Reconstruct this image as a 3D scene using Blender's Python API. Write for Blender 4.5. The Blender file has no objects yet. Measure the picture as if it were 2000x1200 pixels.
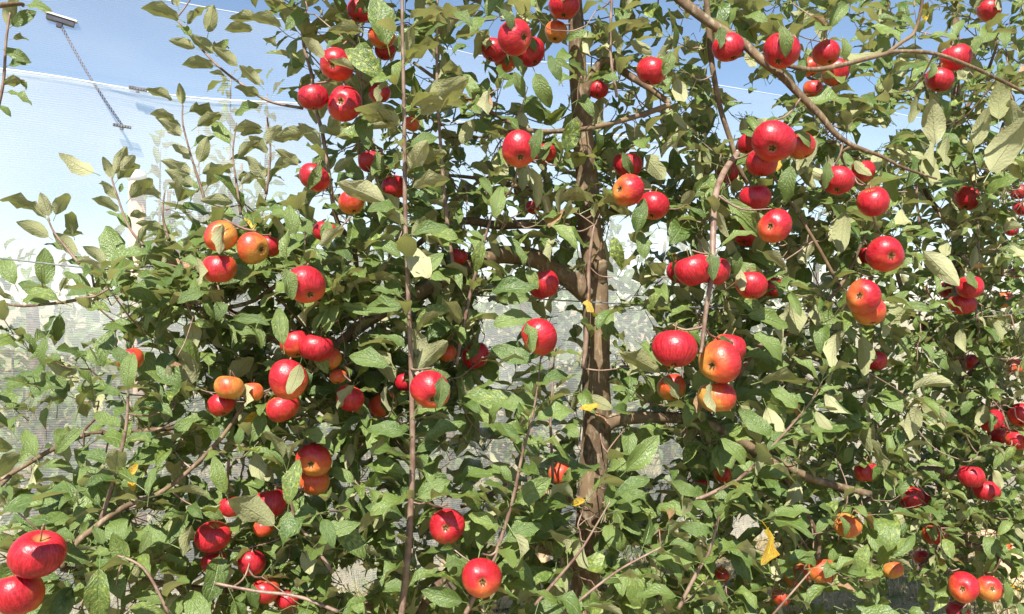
import bpy, math, random
import numpy as np
from mathutils import Vector, Matrix
random.seed(7); RNG = np.random.default_rng(7)
R = math.radians
sc = bpy.context.scene
C = sc.collection

# ------------------------------------------------------------------ camera, sky, sun, exposure
H = 1.30                    # eye height
F = 1570.0                  # focal length in photo pixels (photo is 2000 wide)
cam = bpy.data.cameras.new('camera'); cam.lens = 36*F/2000; cam.sensor_width = 36
cam.clip_start = 0.05; cam.clip_end = 2000
camo = bpy.data.objects.new('camera', cam); C.objects.link(camo)
camo.location = (0, 0, H); camo.rotation_euler = (R(90), 0, 0); sc.camera = camo

SUN_DIR = Vector((-0.12, -0.60, 0.79)).normalized()     # towards the sun
sun_el = math.asin(SUN_DIR.z); sun_az = math.atan2(SUN_DIR.x, SUN_DIR.y)
w = bpy.data.worlds.new('World'); sc.world = w; w.use_nodes = True
nt = w.node_tree; sky = nt.nodes.new('ShaderNodeTexSky'); sky.sky_type = 'NISHITA'
sky.sun_disc = False; sky.sun_elevation = sun_el; sky.sun_rotation = sun_az
sky.air_density = 1.0; sky.dust_density = 0.25; sky.ozone_density = 2.2
bg = nt.nodes['Background']; bg.inputs['Strength'].default_value = 0.080
nt.links.new(sky.outputs[0], bg.inputs['Color'])
sl = bpy.data.lights.new('sun', 'SUN'); sl.energy = 5.0; sl.angle = R(0.53); sl.color = (1.0, 0.95, 0.86)
so = bpy.data.objects.new('sun', sl); C.objects.link(so)
so.rotation_euler = SUN_DIR.to_track_quat('Z', 'Y').to_euler(); so.location = SUN_DIR*30
sc.view_settings.view_transform = 'Standard'; sc.view_settings.look = 'None'
sc.view_settings.exposure = 1.08; sc.view_settings.gamma = 1; sc.view_settings.use_curve_mapping = False
sc.cycles.transparent_max_bounces = 16

def P(px, py, D):           # photo pixel + distance -> world point
    return Vector((D*(px-1000)/F, D, H + D*(600-py)/F))

# ------------------------------------------------------------------ node helpers
class NT:
    def __init__(s, name):
        s.m = bpy.data.materials.new(name); s.m.use_nodes = True
        s.t = s.m.node_tree; s.t.nodes.clear()
        s.out = s.t.nodes.new('ShaderNodeOutputMaterial')
    def n(s, ty, **kw):
        nd = s.t.nodes.new(ty)
        for k, v in kw.items(): setattr(nd, k, v)
        return nd
    def put(s, sock, v):
        if hasattr(v, 'links') or isinstance(v, bpy.types.NodeSocket): s.t.links.new(v, sock)
        elif v is not None:
            if isinstance(v, (tuple, list)) and len(v) == 3 and sock.type == 'RGBA': v = (*v, 1)
            sock.default_value = v
    def math(s, op, a, b=None, c=None, clamp=False):
        nd = s.n('ShaderNodeMath', operation=op, use_clamp=clamp)
        s.put(nd.inputs[0], a)
        if b is not None: s.put(nd.inputs[1], b)
        if c is not None: s.put(nd.inputs[2], c)
        return nd.outputs[0]
    def mix(s, f, a, b):
        nd = s.n('ShaderNodeMix', data_type='RGBA'); nd.clamp_factor = True
        s.put(nd.inputs[0], f); s.put(nd.inputs[6], a); s.put(nd.inputs[7], b)
        return nd.outputs[2]
    def ramp(s, f, lo, hi):
        nd = s.n('ShaderNodeMapRange'); nd.interpolation_type = 'SMOOTHSTEP'
        s.put(nd.inputs[0], f); nd.inputs[1].default_value = lo; nd.inputs[2].default_value = hi
        return nd.outputs[0]
    def noise(s, vec, scale, detail=3, rough=0.55):
        nd = s.n('ShaderNodeTexNoise'); s.put(nd.inputs['Vector'], vec)
        nd.inputs['Scale'].default_value = scale; nd.inputs['Detail'].default_value = detail
        nd.inputs['Roughness'].default_value = rough
        return nd.outputs['Fac']
    def voro(s, vec, scale, feature='F1'):
        nd = s.n('ShaderNodeTexVoronoi'); nd.feature = feature; s.put(nd.inputs['Vector'], vec)
        nd.inputs['Scale'].default_value = scale
        return nd.outputs['Distance']
    def mapping(s, vec, scale=(1,1,1), loc=None):
        nd = s.n('ShaderNodeMapping'); s.put(nd.inputs['Vector'], vec); nd.inputs['Scale'].default_value = scale
        if loc is not None: s.put(nd.inputs['Location'], loc)
        return nd.outputs[0]
    def sep(s, v):
        nd = s.n('ShaderNodeSeparateXYZ'); s.put(nd.inputs[0], v); return nd.outputs
    def bump(s, h, strength, dist):
        nd = s.n('ShaderNodeBump'); s.put(nd.inputs['Height'], h)
        nd.inputs['Strength'].default_value = strength; nd.inputs['Distance'].default_value = dist
        return nd.outputs[0]
    def princ(s, col, rough=0.6, spec=0.5, normal=None, **kw):
        nd = s.n('ShaderNodeBsdfPrincipled'); s.put(nd.inputs['Base Color'], col)
        s.put(nd.inputs['Roughness'], rough); s.put(nd.inputs['Specular IOR Level'], spec)
        if normal is not None: s.put(nd.inputs['Normal'], normal)
        for k, v in kw.items(): s.put(nd.inputs[k.replace('_', ' ')], v)
        return nd.outputs[0]
    def done(s, sh):
        s.t.links.new(sh, s.out.inputs['Surface']); return s.m

def tex(s, which='Object'): return s.n('ShaderNodeTexCoord').outputs[which]

def mat_bark():
    s = NT('apple_bark'); o = tex(s)
    big = s.noise(o, 14, 4); fine = s.noise(s.mapping(o, (1,1,.35)), 90, 5, .65)
    c = s.mix(s.ramp(big, .35, .7), (.10,.064,.038), (.205,.140,.080))
    c = s.mix(s.ramp(fine, .5, .75), c, (.33,.26,.175))
    c = s.mix(s.math('MULTIPLY', s.ramp(s.noise(o, 38, 2), .6, .72), .6), c, (.30,.30,.21))
    lent = s.ramp(s.voro(s.mapping(o, (1,1,1.8)), 130), .16, .05)
    c = s.mix(s.math('MULTIPLY', lent, .6), c, (.42,.34,.24))
    h = s.math('ADD', s.math('MULTIPLY', fine, .7), s.math('MULTIPLY', lent, .4))
    return s.done(s.princ(c, .82, .3, s.bump(h, .7, .004)))
def mat_shoot():
    s = NT('young_shoot_bark'); o = tex(s)
    n = s.noise(o, 30, 3); f = s.noise(s.mapping(o, (1,1,.3)), 200, 3)
    c = s.mix(s.ramp(n, .35, .65), (.14,.078,.056), (.27,.185,.135))
    c = s.mix(s.math('MULTIPLY', s.ramp(f, .5, .7), .4), c, (.38,.30,.24))
    return s.done(s.princ(c, .5, .45, s.bump(f, .3, .001)))

def mat_leaf():
    s = NT('apple_leaf')
    uv = s.n('ShaderNodeUVMap').outputs[0]; x = s.sep(uv)
    u = s.math('ABSOLUTE', s.math('SUBTRACT', x[0], .5)); u = s.math('MULTIPLY', u, 2.0); v = x[1]
    at = s.n('ShaderNodeAttribute', attribute_name='tint'); ac = s.sep(at.outputs['Vector'])
    oi = s.n('ShaderNodeObjectInfo'); oc = s.sep(oi.outputs['Color'])
    rnd = s.math('ADD', ac[0], oc[0]); age = s.math('ADD', ac[1], oc[1]); mot = s.math('ADD', ac[2], oc[2])
    off = s.n('ShaderNodeCombineXYZ'); s.put(off.inputs[0], s.math('MULTIPLY', rnd, 37.0)); s.put(off.inputs[1], s.math('MULTIPLY', rnd, 91.0))
    uvr = s.n('ShaderNodeVectorMath', operation='ADD'); s.put(uvr.inputs[0], uv); s.put(uvr.inputs[1], off.outputs[0]); uvr = uvr.outputs[0]
    uvm = s.mapping(uvr, (1, 1.7, 1))
    n1 = s.noise(uvm, 3.5, 4); n2 = s.noise(uvm, 14, 3)
    mid = s.ramp(u, .085, .03)
    wob = s.math('MULTIPLY', s.math('SUBTRACT', n1, .5), 2.2)
    ph = s.math('ADD', s.math('SUBTRACT', s.math('MULTIPLY', v, 7.5), s.math('MULTIPLY', u, 2.4)), wob)
    vein = s.ramp(s.math('ABSOLUTE', s.math('SUBTRACT', s.math('FRACT', ph), .5)), .13, .03)
    vv = s.math('MAXIMUM', mid, s.math('MULTIPLY', vein, .42))
    rest = s.math('ABSOLUTE', s.math('SUBTRACT', s.math('FRACT', ph), .5))
    up = s.mix(rnd, (.056,.116,.022), (.172,.248,.060))
    up = s.mix(s.math('MULTIPLY', s.ramp(n1, .35, .7), .55), up, (.165,.215,.060))
    up = s.mix(s.math('MULTIPLY', s.ramp(n2, .55, .75), .25), up, (.24,.275,.13))
    pale = s.math('MULTIPLY', mot, s.ramp(s.noise(uvm, 5.5, 3), .48, .62))
    up = s.mix(pale, up, (.42,.46,.09))
    up = s.mix(s.math('MULTIPLY', vv, .5), up, (.26,.33,.13))
    dn = s.mix(rnd, (.28,.295,.14), (.47,.46,.27))
    dn = s.mix(s.math('MULTIPLY', s.ramp(n2, .4, .7), .3), dn, (.38,.38,.22))
    dn = s.mix(s.math('MULTIPLY', vv, .3), dn, (.42,.43,.22))
    dn = s.mix(s.math('MULTIPLY', pale, .6), dn, (.50,.49,.16))
    yel = s.mix(s.ramp(n1, .4, .62), (.62,.33,.03), (.60,.46,.05))
    brn = s.mix(n1, (.28,.13,.06), (.46,.30,.18))
    old = s.mix(s.ramp(age, .7, .9), yel, brn)
    af = s.ramp(s.math('ADD', age, s.math('MULTIPLY', s.math('SUBTRACT', n1, .5), .5)), .1, .45)
    af = s.math('MULTIPLY', af, s.math('GREATER_THAN', age, .02))
    up = s.mix(af, up, old); dn = s.mix(s.math('MULTIPLY', af, .9), dn, old)
    bf = s.n('ShaderNodeNewGeometry').outputs['Backfacing']
    col = s.mix(bf, up, dn)
    rough = s.math('ADD', .24, s.math('MULTIPLY', bf, .42))
    rough = s.math('ADD', rough, s.math('MULTIPLY', n2, .12))
    h = s.math('ADD', s.math('MULTIPLY', rest, .45), s.math('MULTIPLY', n2, 1.1))
    h = s.math('SUBTRACT', h, s.math('MULTIPLY', mid, .7))
    nb = s.bump(h, .8, .0028)
    pr = s.princ(col, rough, s.math('SUBTRACT', .62, s.math('MULTIPLY', bf, .4)), nb)
    tr = s.n('ShaderNodeBsdfTranslucent'); s.put(tr.inputs[0], s.mix(.55, col, (.36,.40,.04)))
    mx = s.n('ShaderNodeMixShader'); mx.inputs[0].default_value = .27
    s.t.links.new(pr, mx.inputs[1]); s.t.links.new(tr.outputs[0], mx.inputs[2])
    return s.done(mx.outputs[0])

def mat_apple():
    s = NT('apple_skin'); o = tex(s); oi = s.n('ShaderNodeObjectInfo'); oc = s.sep(oi.outputs['Color'])
    off = s.n('ShaderNodeCombineXYZ'); s.put(off.inputs[0], s.math('MULTIPLY', oc[2], 40)); s.put(off.inputs[1], s.math('MULTIPLY', oc[2], 17))
    add = s.n('ShaderNodeVectorMath', operation='ADD'); s.put(add.inputs[0], o); s.put(add.inputs[1], off.outputs[0]); q = add.outputs[0]
    x = s.sep(o)
    b = s.math('ADD', s.math('MULTIPLY', x[0], .62), s.math('MULTIPLY', x[2], .18))
    b = s.math('ADD', b, s.math('MULTIPLY', s.math('SUBTRACT', s.noise(q, 1.6, 3), .5), .9))
    ang = s.math('ARCTAN2', x[1], x[0])
    cv = s.n('ShaderNodeCombineXYZ'); s.put(cv.inputs[0], s.math('MULTIPLY', ang, 5.0)); s.put(cv.inputs[1], s.math('MULTIPLY', x[2], .9)); s.put(cv.inputs[2], s.math('MULTIPLY', oc[2], 50))
    streak = s.noise(cv.outputs[0], 3.0, 4, .6)
    b = s.math('ADD', b, s.math('MULTIPLY', s.math('SUBTRACT', streak, .5), 1.15))
    red = s.math('ADD', b, s.math('MULTIPLY', s.math('SUBTRACT', oc[0], .5), 1.55))
    yel = s.mix(s.noise(q, 4, 3), (.50,.28,.055), (.55,.21,.045))
    org = (.55,.085,.026); dred = s.mix(s.ramp(streak, .35, .68), (.27,.004,.012), (.52,.019,.032))
    c = s.mix(s.ramp(red, -.55, .05), yel, org)
    c = s.mix(s.ramp(red, -.02, .5), c, dred)
    spots = s.ramp(s.voro(q, 9.0), .30, .16)
    spots = s.math('MULTIPLY', s.math('MULTIPLY', spots, oc[1]), s.ramp(s.noise(q, 2.3, 2), .42, .58))
    c = s.mix(spots, c, (.50,.012,.02))
    len_ = s.ramp(s.voro(q, 13.0), .11, .05)
    c = s.mix(s.math('MULTIPLY', len_, .5), c, (.70,.42,.22))
    russ = s.math('MULTIPLY', s.ramp(x[2], .40, .66), s.ramp(s.math('ADD', s.math('POWER', x[0], 2.0), s.math('POWER', x[1], 2.0)), .14, .01))
    c = s.mix(s.math('MULTIPLY', russ, .7), c, (.40,.25,.08))
    rus2 = s.math('MULTIPLY', s.ramp(s.math('MULTIPLY', x[2], -1), .45, .68), s.ramp(s.math('ADD', s.math('POWER', x[0], 2.0), s.math('POWER', x[1], 2.0)), .075, .005))
    c = s.mix(s.math('MULTIPLY', rus2, .6), c, (.34,.24,.09))
    bm = s.bump(s.math('ADD', s.math('MULTIPLY', s.noise(q, 5, 3), 1.0), s.math('MULTIPLY', len_, .15)), .10, .03)
    rough = s.math('ADD', .30, s.math('MULTIPLY', s.noise(q, 7, 3), .2))
    return s.done(s.princ(c, rough, .5, bm, Subsurface_Weight=.04, Subsurface_Radius=(.3,.08,.04), Subsurface_Scale=.03, Coat_Weight=.05, Coat_Roughness=.2))

def mat_net(name, lo, hi, period, col=(.86,.88,.90), transl=.45, warp=1.0):
    s = NT(name); uv = s.n('ShaderNodeUVMap').outputs[0]; x = s.sep(uv)
    wob = s.math('MULTIPLY', s.math('SUBTRACT', s.noise(uv, 2.3, 4), .5), .05*warp)
    vv = s.math('ADD', x[1], wob)
    hrow = s.ramp(s.math('ABSOLUTE', s.math('SUBTRACT', s.math('FRACT', s.math('DIVIDE', vv, period)), .5)), .31, .17)
    ux = s.math('ADD', x[0], s.math('MULTIPLY', wob, .6))
    vcol = s.ramp(s.math('ABSOLUTE', s.math('SUBTRACT', s.math('FRACT', s.math('DIVIDE', ux, period*.62)), .5)), .22, .08)
    thr = s.math('MAXIMUM', hrow, s.math('MULTIPLY', vcol, .22))
    slack = s.ramp(s.noise(s.mapping(uv, (.7, 2.2, 1)), 2.0, 4), .3, .72)
    f = s.math('ADD', lo, s.math('MULTIPLY', thr, hi-lo))
    f = s.math('MULTIPLY', f, s.math('ADD', .80, s.math('MULTIPLY', slack, .32)), clamp=True)
    d = s.n('ShaderNodeBsdfDiffuse'); s.put(d.inputs[0], col); t = s.n('ShaderNodeBsdfTranslucent'); s.put(t.inputs[0], col)
    m1 = s.n('ShaderNodeMixShader'); m1.inputs[0].default_value = transl
    s.t.links.new(d.outputs[0], m1.inputs[1]); s.t.links.new(t.outputs[0], m1.inputs[2])
    tp = s.n('ShaderNodeBsdfTransparent'); m2 = s.n('ShaderNodeMixShader'); s.put(m2.inputs[0], f)
    s.t.links.new(tp.outputs[0], m2.inputs[1]); s.t.links.new(m1.outputs[0], m2.inputs[2])
    return s.done(m2.outputs[0])

def mat_ground():
    s = NT('orchard_ground'); o = tex(s)
    a = s.noise(o, 1.3, 5); b = s.noise(s.mapping(o, (1, 2.5, 1)), 38, 5, .7); g = s.noise(o, 9, 4)
    c = s.mix(s.ramp(b, .35, .66), (.25,.195,.115), (.52,.43,.26))
    c = s.mix(s.math('MULTIPLY', s.ramp(a, .48, .64), s.ramp(g, .35, .6)), c, (.12,.17,.05))
    return s.done(s.princ(c, .95, .1, s.bump(b, .8, .03)))
def mat_simple(name, c1, c2, scale, rough=.6, spec=.4, bumpd=.002, stretch=(1,1,1)):
    s = NT(name); o = tex(s); n = s.noise(s.mapping(o, stretch), scale, 4)
    return s.done(s.princ(s.mix(s.ramp(n, .3, .7), c1, c2), rough, spec, s.bump(n, .4, bumpd)))
def mat_grass():
    s = NT('grass_blade'); at = s.n('ShaderNodeAttribute', attribute_name='tint'); a = s.sep(at.outputs['Vector'])
    c = s.mix(a[0], (.075,.125,.028), (.15,.20,.055)); c = s.mix(a[1], c, (.46,.38,.21))
    pr = s.princ(c, .6, .3); tr = s.n('ShaderNodeBsdfTranslucent'); s.put(tr.inputs[0], c)
    m = s.n('ShaderNodeMixShader'); m.inputs[0].default_value = .3
    s.t.links.new(pr, m.inputs[1]); s.t.links.new(tr.outputs[0], m.inputs[2]); return s.done(m.outputs[0])
def mat_cord():
    s = NT('twisted_cord'); x = s.sep(s.n('ShaderNodeUVMap').outputs[0])
    t = s.math('FRACT', s.math('ADD', s.math('MULTIPLY', x[1], 62.0), x[0]))
    c = s.mix(s.ramp(s.math('ABSOLUTE', s.math('SUBTRACT', t, .5)), .23, .29), (.16,.175,.24), (.020,.024,.045))
    return s.done(s.princ(c, .7, .3))

M_BARK, M_SHOOT, M_LEAF, M_APPLE = mat_bark(), mat_shoot(), mat_leaf(), mat_apple()
M_WALLNET = mat_net('wall_netting', .20, .35, .0095)
M_OVERNET = mat_net('overlap_netting', .15, .28, .0090)
M_ROOFNET = mat_net('roof_netting', .0, .055, .0115, transl=.5)
M_FLAPNET = mat_net('flap_netting', .05, .19, .0100, transl=.5)
M_HEM = mat_simple('white_hem', (.78,.79,.80), (.85,.85,.85), 30)
M_GROUND, M_GRASS, M_CORD = mat_ground(), mat_grass(), mat_cord()
M_SEPAL = mat_simple('dry_sepal', (.045,.028,.014), (.14,.09,.04), 6, .9, .1)
M_STALK = mat_simple('fruit_stalk', (.16,.13,.05), (.24,.15,.07), 8, .7, .3)
M_WOOD = mat_simple('pale_crate_wood', (.52,.37,.22), (.68,.54,.36), 26, .7, .3, .001, (1, 1, 9))
M_WIRE = mat_simple('galvanised_wire', (.10,.10,.11), (.22,.22,.23), 40, .5, .5)
M_PLASTIC = mat_simple('dark_clip_plastic', (.045,.045,.06), (.07,.07,.09), 30, .45, .5)
M_PALEPL = mat_simple('pale_clip_plastic', (.62,.58,.54), (.70,.66,.62), 30, .45, .5)
M_POST = mat_simple('post_timber', (.60,.36,.24), (.70,.46,.33), 12, .8, .2, .002, (1, 1, .2))

# ------------------------------------------------------------------ object helpers
def tag(o, label=None, cat=None, group=None, kind=None):
    for k, v in (('label', label), ('category', cat), ('group', group), ('kind', kind)):
        if v: o[k] = v
    return o
def empty(name, loc):
    o = bpy.data.objects.new(name, None); o.location = loc; o.empty_display_size = .1; C.objects.link(o); return o
def mesh(name, verts, faces, mat, uvs=None, smooth=True):
    me = bpy.data.meshes.new(name); me.from_pydata([tuple(v) for v in verts], [], faces); me.materials.append(mat)
    if uvs is not None:
        l = me.uv_layers.new(name='UVMap'); idx = np.empty(len(me.loops), np.int32); me.loops.foreach_get('vertex_index', idx)
        l.data.foreach_set('uv', np.asarray(uvs, np.float32)[idx].ravel())
    if smooth: me.polygons.foreach_set('use_smooth', np.ones(len(me.polygons), bool))
    me.update(); return me
def obj(name, me, parent=None, M=None):
    o = bpy.data.objects.new(name, me); C.objects.link(o)
    if parent: o.parent = parent
    if M is not None: o.matrix_basis = M
    return o

def smooth_path(pts, rad, sub):
    pts = [np.array(p, float) for p in pts]; n = len(pts); rad = list(rad); op, orr = [], []
    for i in range(n-1):
        p0, p1, p2, p3 = pts[max(i-1,0)], pts[i], pts[i+1], pts[min(i+2,n-1)]
        for k in range(sub):
            t = k/sub
            op.append(.5*((2*p1)+(-p0+p2)*t+(2*p0-5*p1+4*p2-p3)*t*t+(-p0+3*p1-3*p2+p3)*t**3)); orr.append(rad[i]*(1-t)+rad[i+1]*t)
    op.append(pts[-1]); orr.append(rad[-1]); return np.array(op), np.array(orr)
def tube(path, rad, sides=8, bumpy=0., cap=True, seed=0):
    path = np.asarray(path, float); n = len(path); rs = np.random.default_rng(seed)
    T = np.gradient(path, axis=0); T /= np.linalg.norm(T, axis=1)[:, None]+1e-9
    a = np.array([0.,0,1]) if abs(T[0][2]) < .9 else np.array([1.,0,0])
    V, U = [], []; L = 0; ph = rs.uniform(0, 6.28, 6)
    N = np.cross(T[0], a); N /= np.linalg.norm(N)
    for i in range(n):
        N = N - T[i]*np.dot(N, T[i]); N /= np.linalg.norm(N)+1e-9; B = np.cross(T[i], N)
        if i: L += np.linalg.norm(path[i]-path[i-1])
        for k in range(sides):
            th = 2*math.pi*k/sides
            r = rad[i]*(1+bumpy*(math.sin(2*th+ph[0]+L*9)*.5+math.sin(3*th+ph[1]-L*17)*.35+math.sin(th+ph[2]+L*31)*.5+rs.uniform(-.35,.35)))
            V.append(path[i]+r*(math.cos(th)*N+math.sin(th)*B)); U.append((k/sides, L))
    Fc = [(i*sides+k, i*sides+(k+1)%sides, (i+1)*sides+(k+1)%sides, (i+1)*sides+k) for i in range(n-1) for k in range(sides)]
    if cap: Fc += [tuple(range(sides))[::-1], tuple((n-1)*sides+k for k in range(sides))]
    return V, Fc, U
def boxes(lst):             # [(centre, size, rotz)] -> one shape
    V, Fc = [], []
    for c, s, rz in lst:
        b = len(V); ca, sa = math.cos(rz), math.sin(rz)
        for dx in (-.5,.5):
            for dy in (-.5,.5):
                for dz in (-.5,.5):
                    x, y = dx*s[0], dy*s[1]; V.append((c[0]+x*ca-y*sa, c[1]+x*sa+y*ca, c[2]+dz*s[2]))
        Fc += [tuple(b+i for i in f) for f in ((0,1,3,2),(4,6,7,5),(0,4,5,1),(2,3,7,6),(0,2,6,4),(1,5,7,3))]
    return V, Fc

# ------------------------------------------------------------------ setting: ground, grass
def net_xy(px):             # plan line of the net, as a function of the photo column it shows in
    a = (px-1000)/F; D = (3.1+.4247*1.975)/(1-.4247*a); return a*D, D
gm = mesh('ground', [(-400,-60,0),(400,-60,0),(400,700,0),(-400,700,0)], [(0,1,2,3)], M_GROUND, smooth=False)
tag(obj('ground', gm), 'dry straw and thin grass on the orchard floor', None, None, 'structure')
def grass():
    V, Fc, T = [], [], []
    for i in range(9000):
        x, y = random.uniform(-2.6, 5.2), random.uniform(2.2, 6.8)
        if abs(x) > .66*y+.2: continue
        dry = 1. if random.random() < (.62 if x < .9 else .88) else random.uniform(0, .3)
        g = .5+.5*math.sin(x*2.1+y*1.3)*math.sin(x*.9-y*2.2)
        if g > .55 and x < 1.2 and random.random() < .75: dry = random.uniform(0, .25)
        for k in range(5):
            a = random.uniform(0, 6.28); h = random.uniform(.02, .085)*(1.2 if dry < .5 else .9); l = random.uniform(.3, 1.6)*h
            bx, by = x+random.gauss(0,.02), y+random.gauss(0,.02); wd = random.uniform(.0015,.003); b = len(V)
            ca, sa = math.cos(a), math.sin(a)
            V += [(bx-sa*wd, by+ca*wd, 0), (bx+sa*wd, by-ca*wd, 0), (bx+ca*l*.45+sa*wd*.8, by+sa*l*.45-ca*wd*.8, h*.75), (bx+ca*l*.45-sa*wd*.8, by+sa*l*.45+ca*wd*.8, h*.75), (bx+ca*l, by+sa*l, h)]
            Fc += [(b,b+1,b+2,b+3),(b+3,b+2,b+4)]; T += [(random.random(), dry, 0)]*5
    me = mesh('grass', V, Fc, M_GRASS); at = me.attributes.new('tint', 'FLOAT_VECTOR', 'POINT'); at.data.foreach_set('vector', np.array(T, np.float32).ravel())
    tag(obj('grass', me), 'short green grass and dry straw blades on the orchard floor', None, None, 'stuff')
grass()

# ------------------------------------------------------------------ the netting over the next row
def sheet(fn, nu, nv, um, vm, mat):
    V, U = [], []
    for j in range(nv+1):
        for i in range(nu+1): V.append(fn(i/nu, j/nv)); U.append((i/nu*um, j/nv*vm))
    Fc = [(j*(nu+1)+i, j*(nu+1)+i+1, (j+1)*(nu+1)+i+1, (j+1)*(nu+1)+i) for j in range(nv) for i in range(nu)]
    return mesh('sheet', V, Fc, mat, U)
XA, YA = net_xy(-260); XB, YB = net_xy(2500)
ND = np.array([XB-XA, YB-YA]); NL = np.linalg.norm(ND); ND /= NL; NN = np.array([-ND[1], ND[0]])   # along, and away from camera
ZT = 2.205
def plan(s, off): return XA+ND[0]*s*NL+NN[0]*off, YA+ND[1]*s*NL+NN[1]*off
def ripple(s, z): return .022*math.sin(s*43+z*5)*math.sin(z*2.2+s*11)+.02*math.sin(s*31+z*2)+.012*math.sin(s*77-z*3)+.01*math.sin(z*9+s*13)
def ztop(s): return ZT+.015*math.sin(s*40)-.03*math.sin(s*math.pi)
def wall_fn(s, t):
    z = t*ztop(s); o = ripple(s, z)*(1-.6*t)+.012*math.sin(math.pi*t)
    if t < .03: o += -.04
    x, y = plan(s, o); return (x, y, z+.004)
def roof_fn(s, t):
    d = t*1.9; z = ztop(s)+d*1.55+.05*math.sin(s*17+d*3)+.03*math.sin(s*41)*t - .05*math.sin(math.pi*min(t*4,1))
    x, y = plan(s, .03+d*.6); return (x, y, z)
def crease_z(s): return ztop(s)+.44-.10*s
def flap_fn(s, t):
    z = ztop(s)-.02+t*(crease_z(s)-ztop(s)+.02); x, y = plan(s, .035*math.sin(s*23+t*2)+.02*math.sin(s*57+t*5)+.02+t*.15-.06*(1-t)); return (x, y, z)
net = empty('orchard_net', (*plan(.3, 0), 0))
tag(net, 'white insect netting hung over the next row of trees behind the apples', 'net')
Tn = Matrix.Translation(-net.location)
obj('wall_sheet', sheet(wall_fn, 150, 26, NL, ZT, M_WALLNET), net, Tn)
def over_fn(s_, t):
    s = s_*.42; z = 1.02+.10*math.sin(s*19)+.05*math.sin(s*47)+t*(ztop(s)-1.02-.10*math.sin(s*19)-.05*math.sin(s*47)); x, y = plan(s, ripple(s, z)-.022-.010*math.sin(z*7+s*9)*(1-t)+.012*t); return (x, y, z)
obj('overlap_sheet', sheet(over_fn, 70, 16, NL*.42, 1.2, M_OVERNET), net, Tn)
obj('roof_sheet', sheet(roof_fn, 120, 22, NL, 3.4, M_ROOFNET), net, Tn)
obj('overlap_flap', sheet(flap_fn, 120, 8, NL, .44, M_FLAPNET), net, Tn)
hp = [(*plan(s, -.012+ripple(s, ztop(s))*.4), ztop(s)) for s in np.linspace(0, 1, 120)]
V, Fc, U = tube(hp, [.0032]*120, 5); obj('hem', mesh('hem', V, Fc, M_HEM, U), net, Tn)
hp = [(*plan(s, .035*math.sin(s*23+2)+.02*math.sin(s*57+5)+.165), crease_z(s)) for s in np.linspace(0, 1, 120)]
V, Fc, U = tube(hp, [.0015]*120, 5); obj('hem', mesh('hem', V, Fc, M_HEM, U), net, Tn)

def s_of(px):               # net parameter under a photo column
    x, y = net_xy(px); return ((x-XA)*ND[0]+(y-YA)*ND[1])/NL
def on_net(px, py, off=-.05):
    x, y = net_xy(px); z = H+y*(600-py)/F; return Vector((x+NN[0]*off, y+NN[1]*off, z))
# strap with its two clips
sa, sb = s_of(112), s_of(240); zb = H+net_xy(240)[1]*350/F
a = on_net(112, 33, .035*math.sin(sa*23+2)+.02*math.sin(sa*57+5)+.10); b = on_net(240, 250, ripple(sb, zb)-.060)
st = empty('bungee_strap', b); tag(st, 'black and white twisted cord strap stretched between two clips on the netting', 'strap')
def clip_mesh(L, hgt, dep, mat, ribs=7):
    V, Fc = boxes([((0,0,0),(L,dep,hgt),0), ((L*.0,0,-hgt*.9),(L*.2,dep*.8,hgt*1.1),0)] + [((L*(k/6-.5)*.9, -dep*.55, 0),(L*.05,dep*.3,hgt*.8),0) for k in range(ribs)])
    return mesh('clip', V, Fc, mat, smooth=False)
ang = math.atan2(ND[1], ND[0])
path, rr = smooth_path([a, a*.5+b*.5+Vector((0,-.01,-.012)), b], [.0058,.0052,.0046], 14)
V, Fc, U = tube(path-np.array(b), rr, 7); obj('cord', mesh('cord', V, Fc, M_CORD, U), st)
def place(z_rot, tilt, loc): return Matrix.Translation(loc) @ Matrix.Rotation(z_rot, 4, 'Z') @ Matrix.Rotation(tilt, 4, 'Y')
c1 = obj('clip', clip_mesh(.10, .020, .03, M_PLASTIC, 0), st, place(ang, R(12), a-b+Vector((0,0,.018))))
V, Fc = boxes([((0,-.002,.0135),(.118,.034,.007),0)]); obj('clip_cap', mesh('clip_cap', V, Fc, M_PALEPL, smooth=False), c1)
obj('clip', clip_mesh(.066, .010, .016, M_WIRE), st, place(ang, R(6), Vector((0,0,-.004))))
nc = obj('net_clip', clip_mesh(.068, .011, .012, M_WIRE)); cl = on_net(270, 177, -.03); nc.matrix_basis = place(ang, R(5), cl)
tag(nc, 'small ribbed grey clip alone on the top edge of the white netting', 'clip')
# post behind the net
pp = on_net(258, 600, .55); pp.z = 0; zt = H+pp.y*(600-352)/F
po = empty('trellis_post', pp); tag(po, 'pale pinkish trellis post with a white cap seen through the netting', 'post')
V, Fc, U = tube([(0,0,0),(0,0,.6),(0,0,zt*.7),(.0,0,zt)], [.042,.041,.04,.038], 12); obj('shaft', mesh('shaft', V, Fc, M_POST, U), po)
V, Fc, U = tube([(0,0,zt),(0,0,zt+.03),(0,0,zt+.045)], [.044,.042,.02], 12); obj('cap', mesh('cap', V, Fc, M_HEM, U), po)
# trellis wire along the front row
path, rr = smooth_path([P(-150,492,1.62), P(0,505,1.66), P(200,526,1.72), P(650,562,1.86), P(920,577,1.92), P(1165,591,1.925), P(1240,595,1.99), P(1500,604,2.12), P(2150,612,2.55)], [.0016]*9, 6)
org = P(1165,591,1.925); V, Fc, U = tube(path-np.array(org), rr, 5)
wr = obj('trellis_wire', mesh('trellis_wire', V, Fc, M_WIRE, U), None, Matrix.Translation(org)); tag(wr, 'thin dark trellis wire stretched in front of the apple tree trunk', 'wire')

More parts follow.
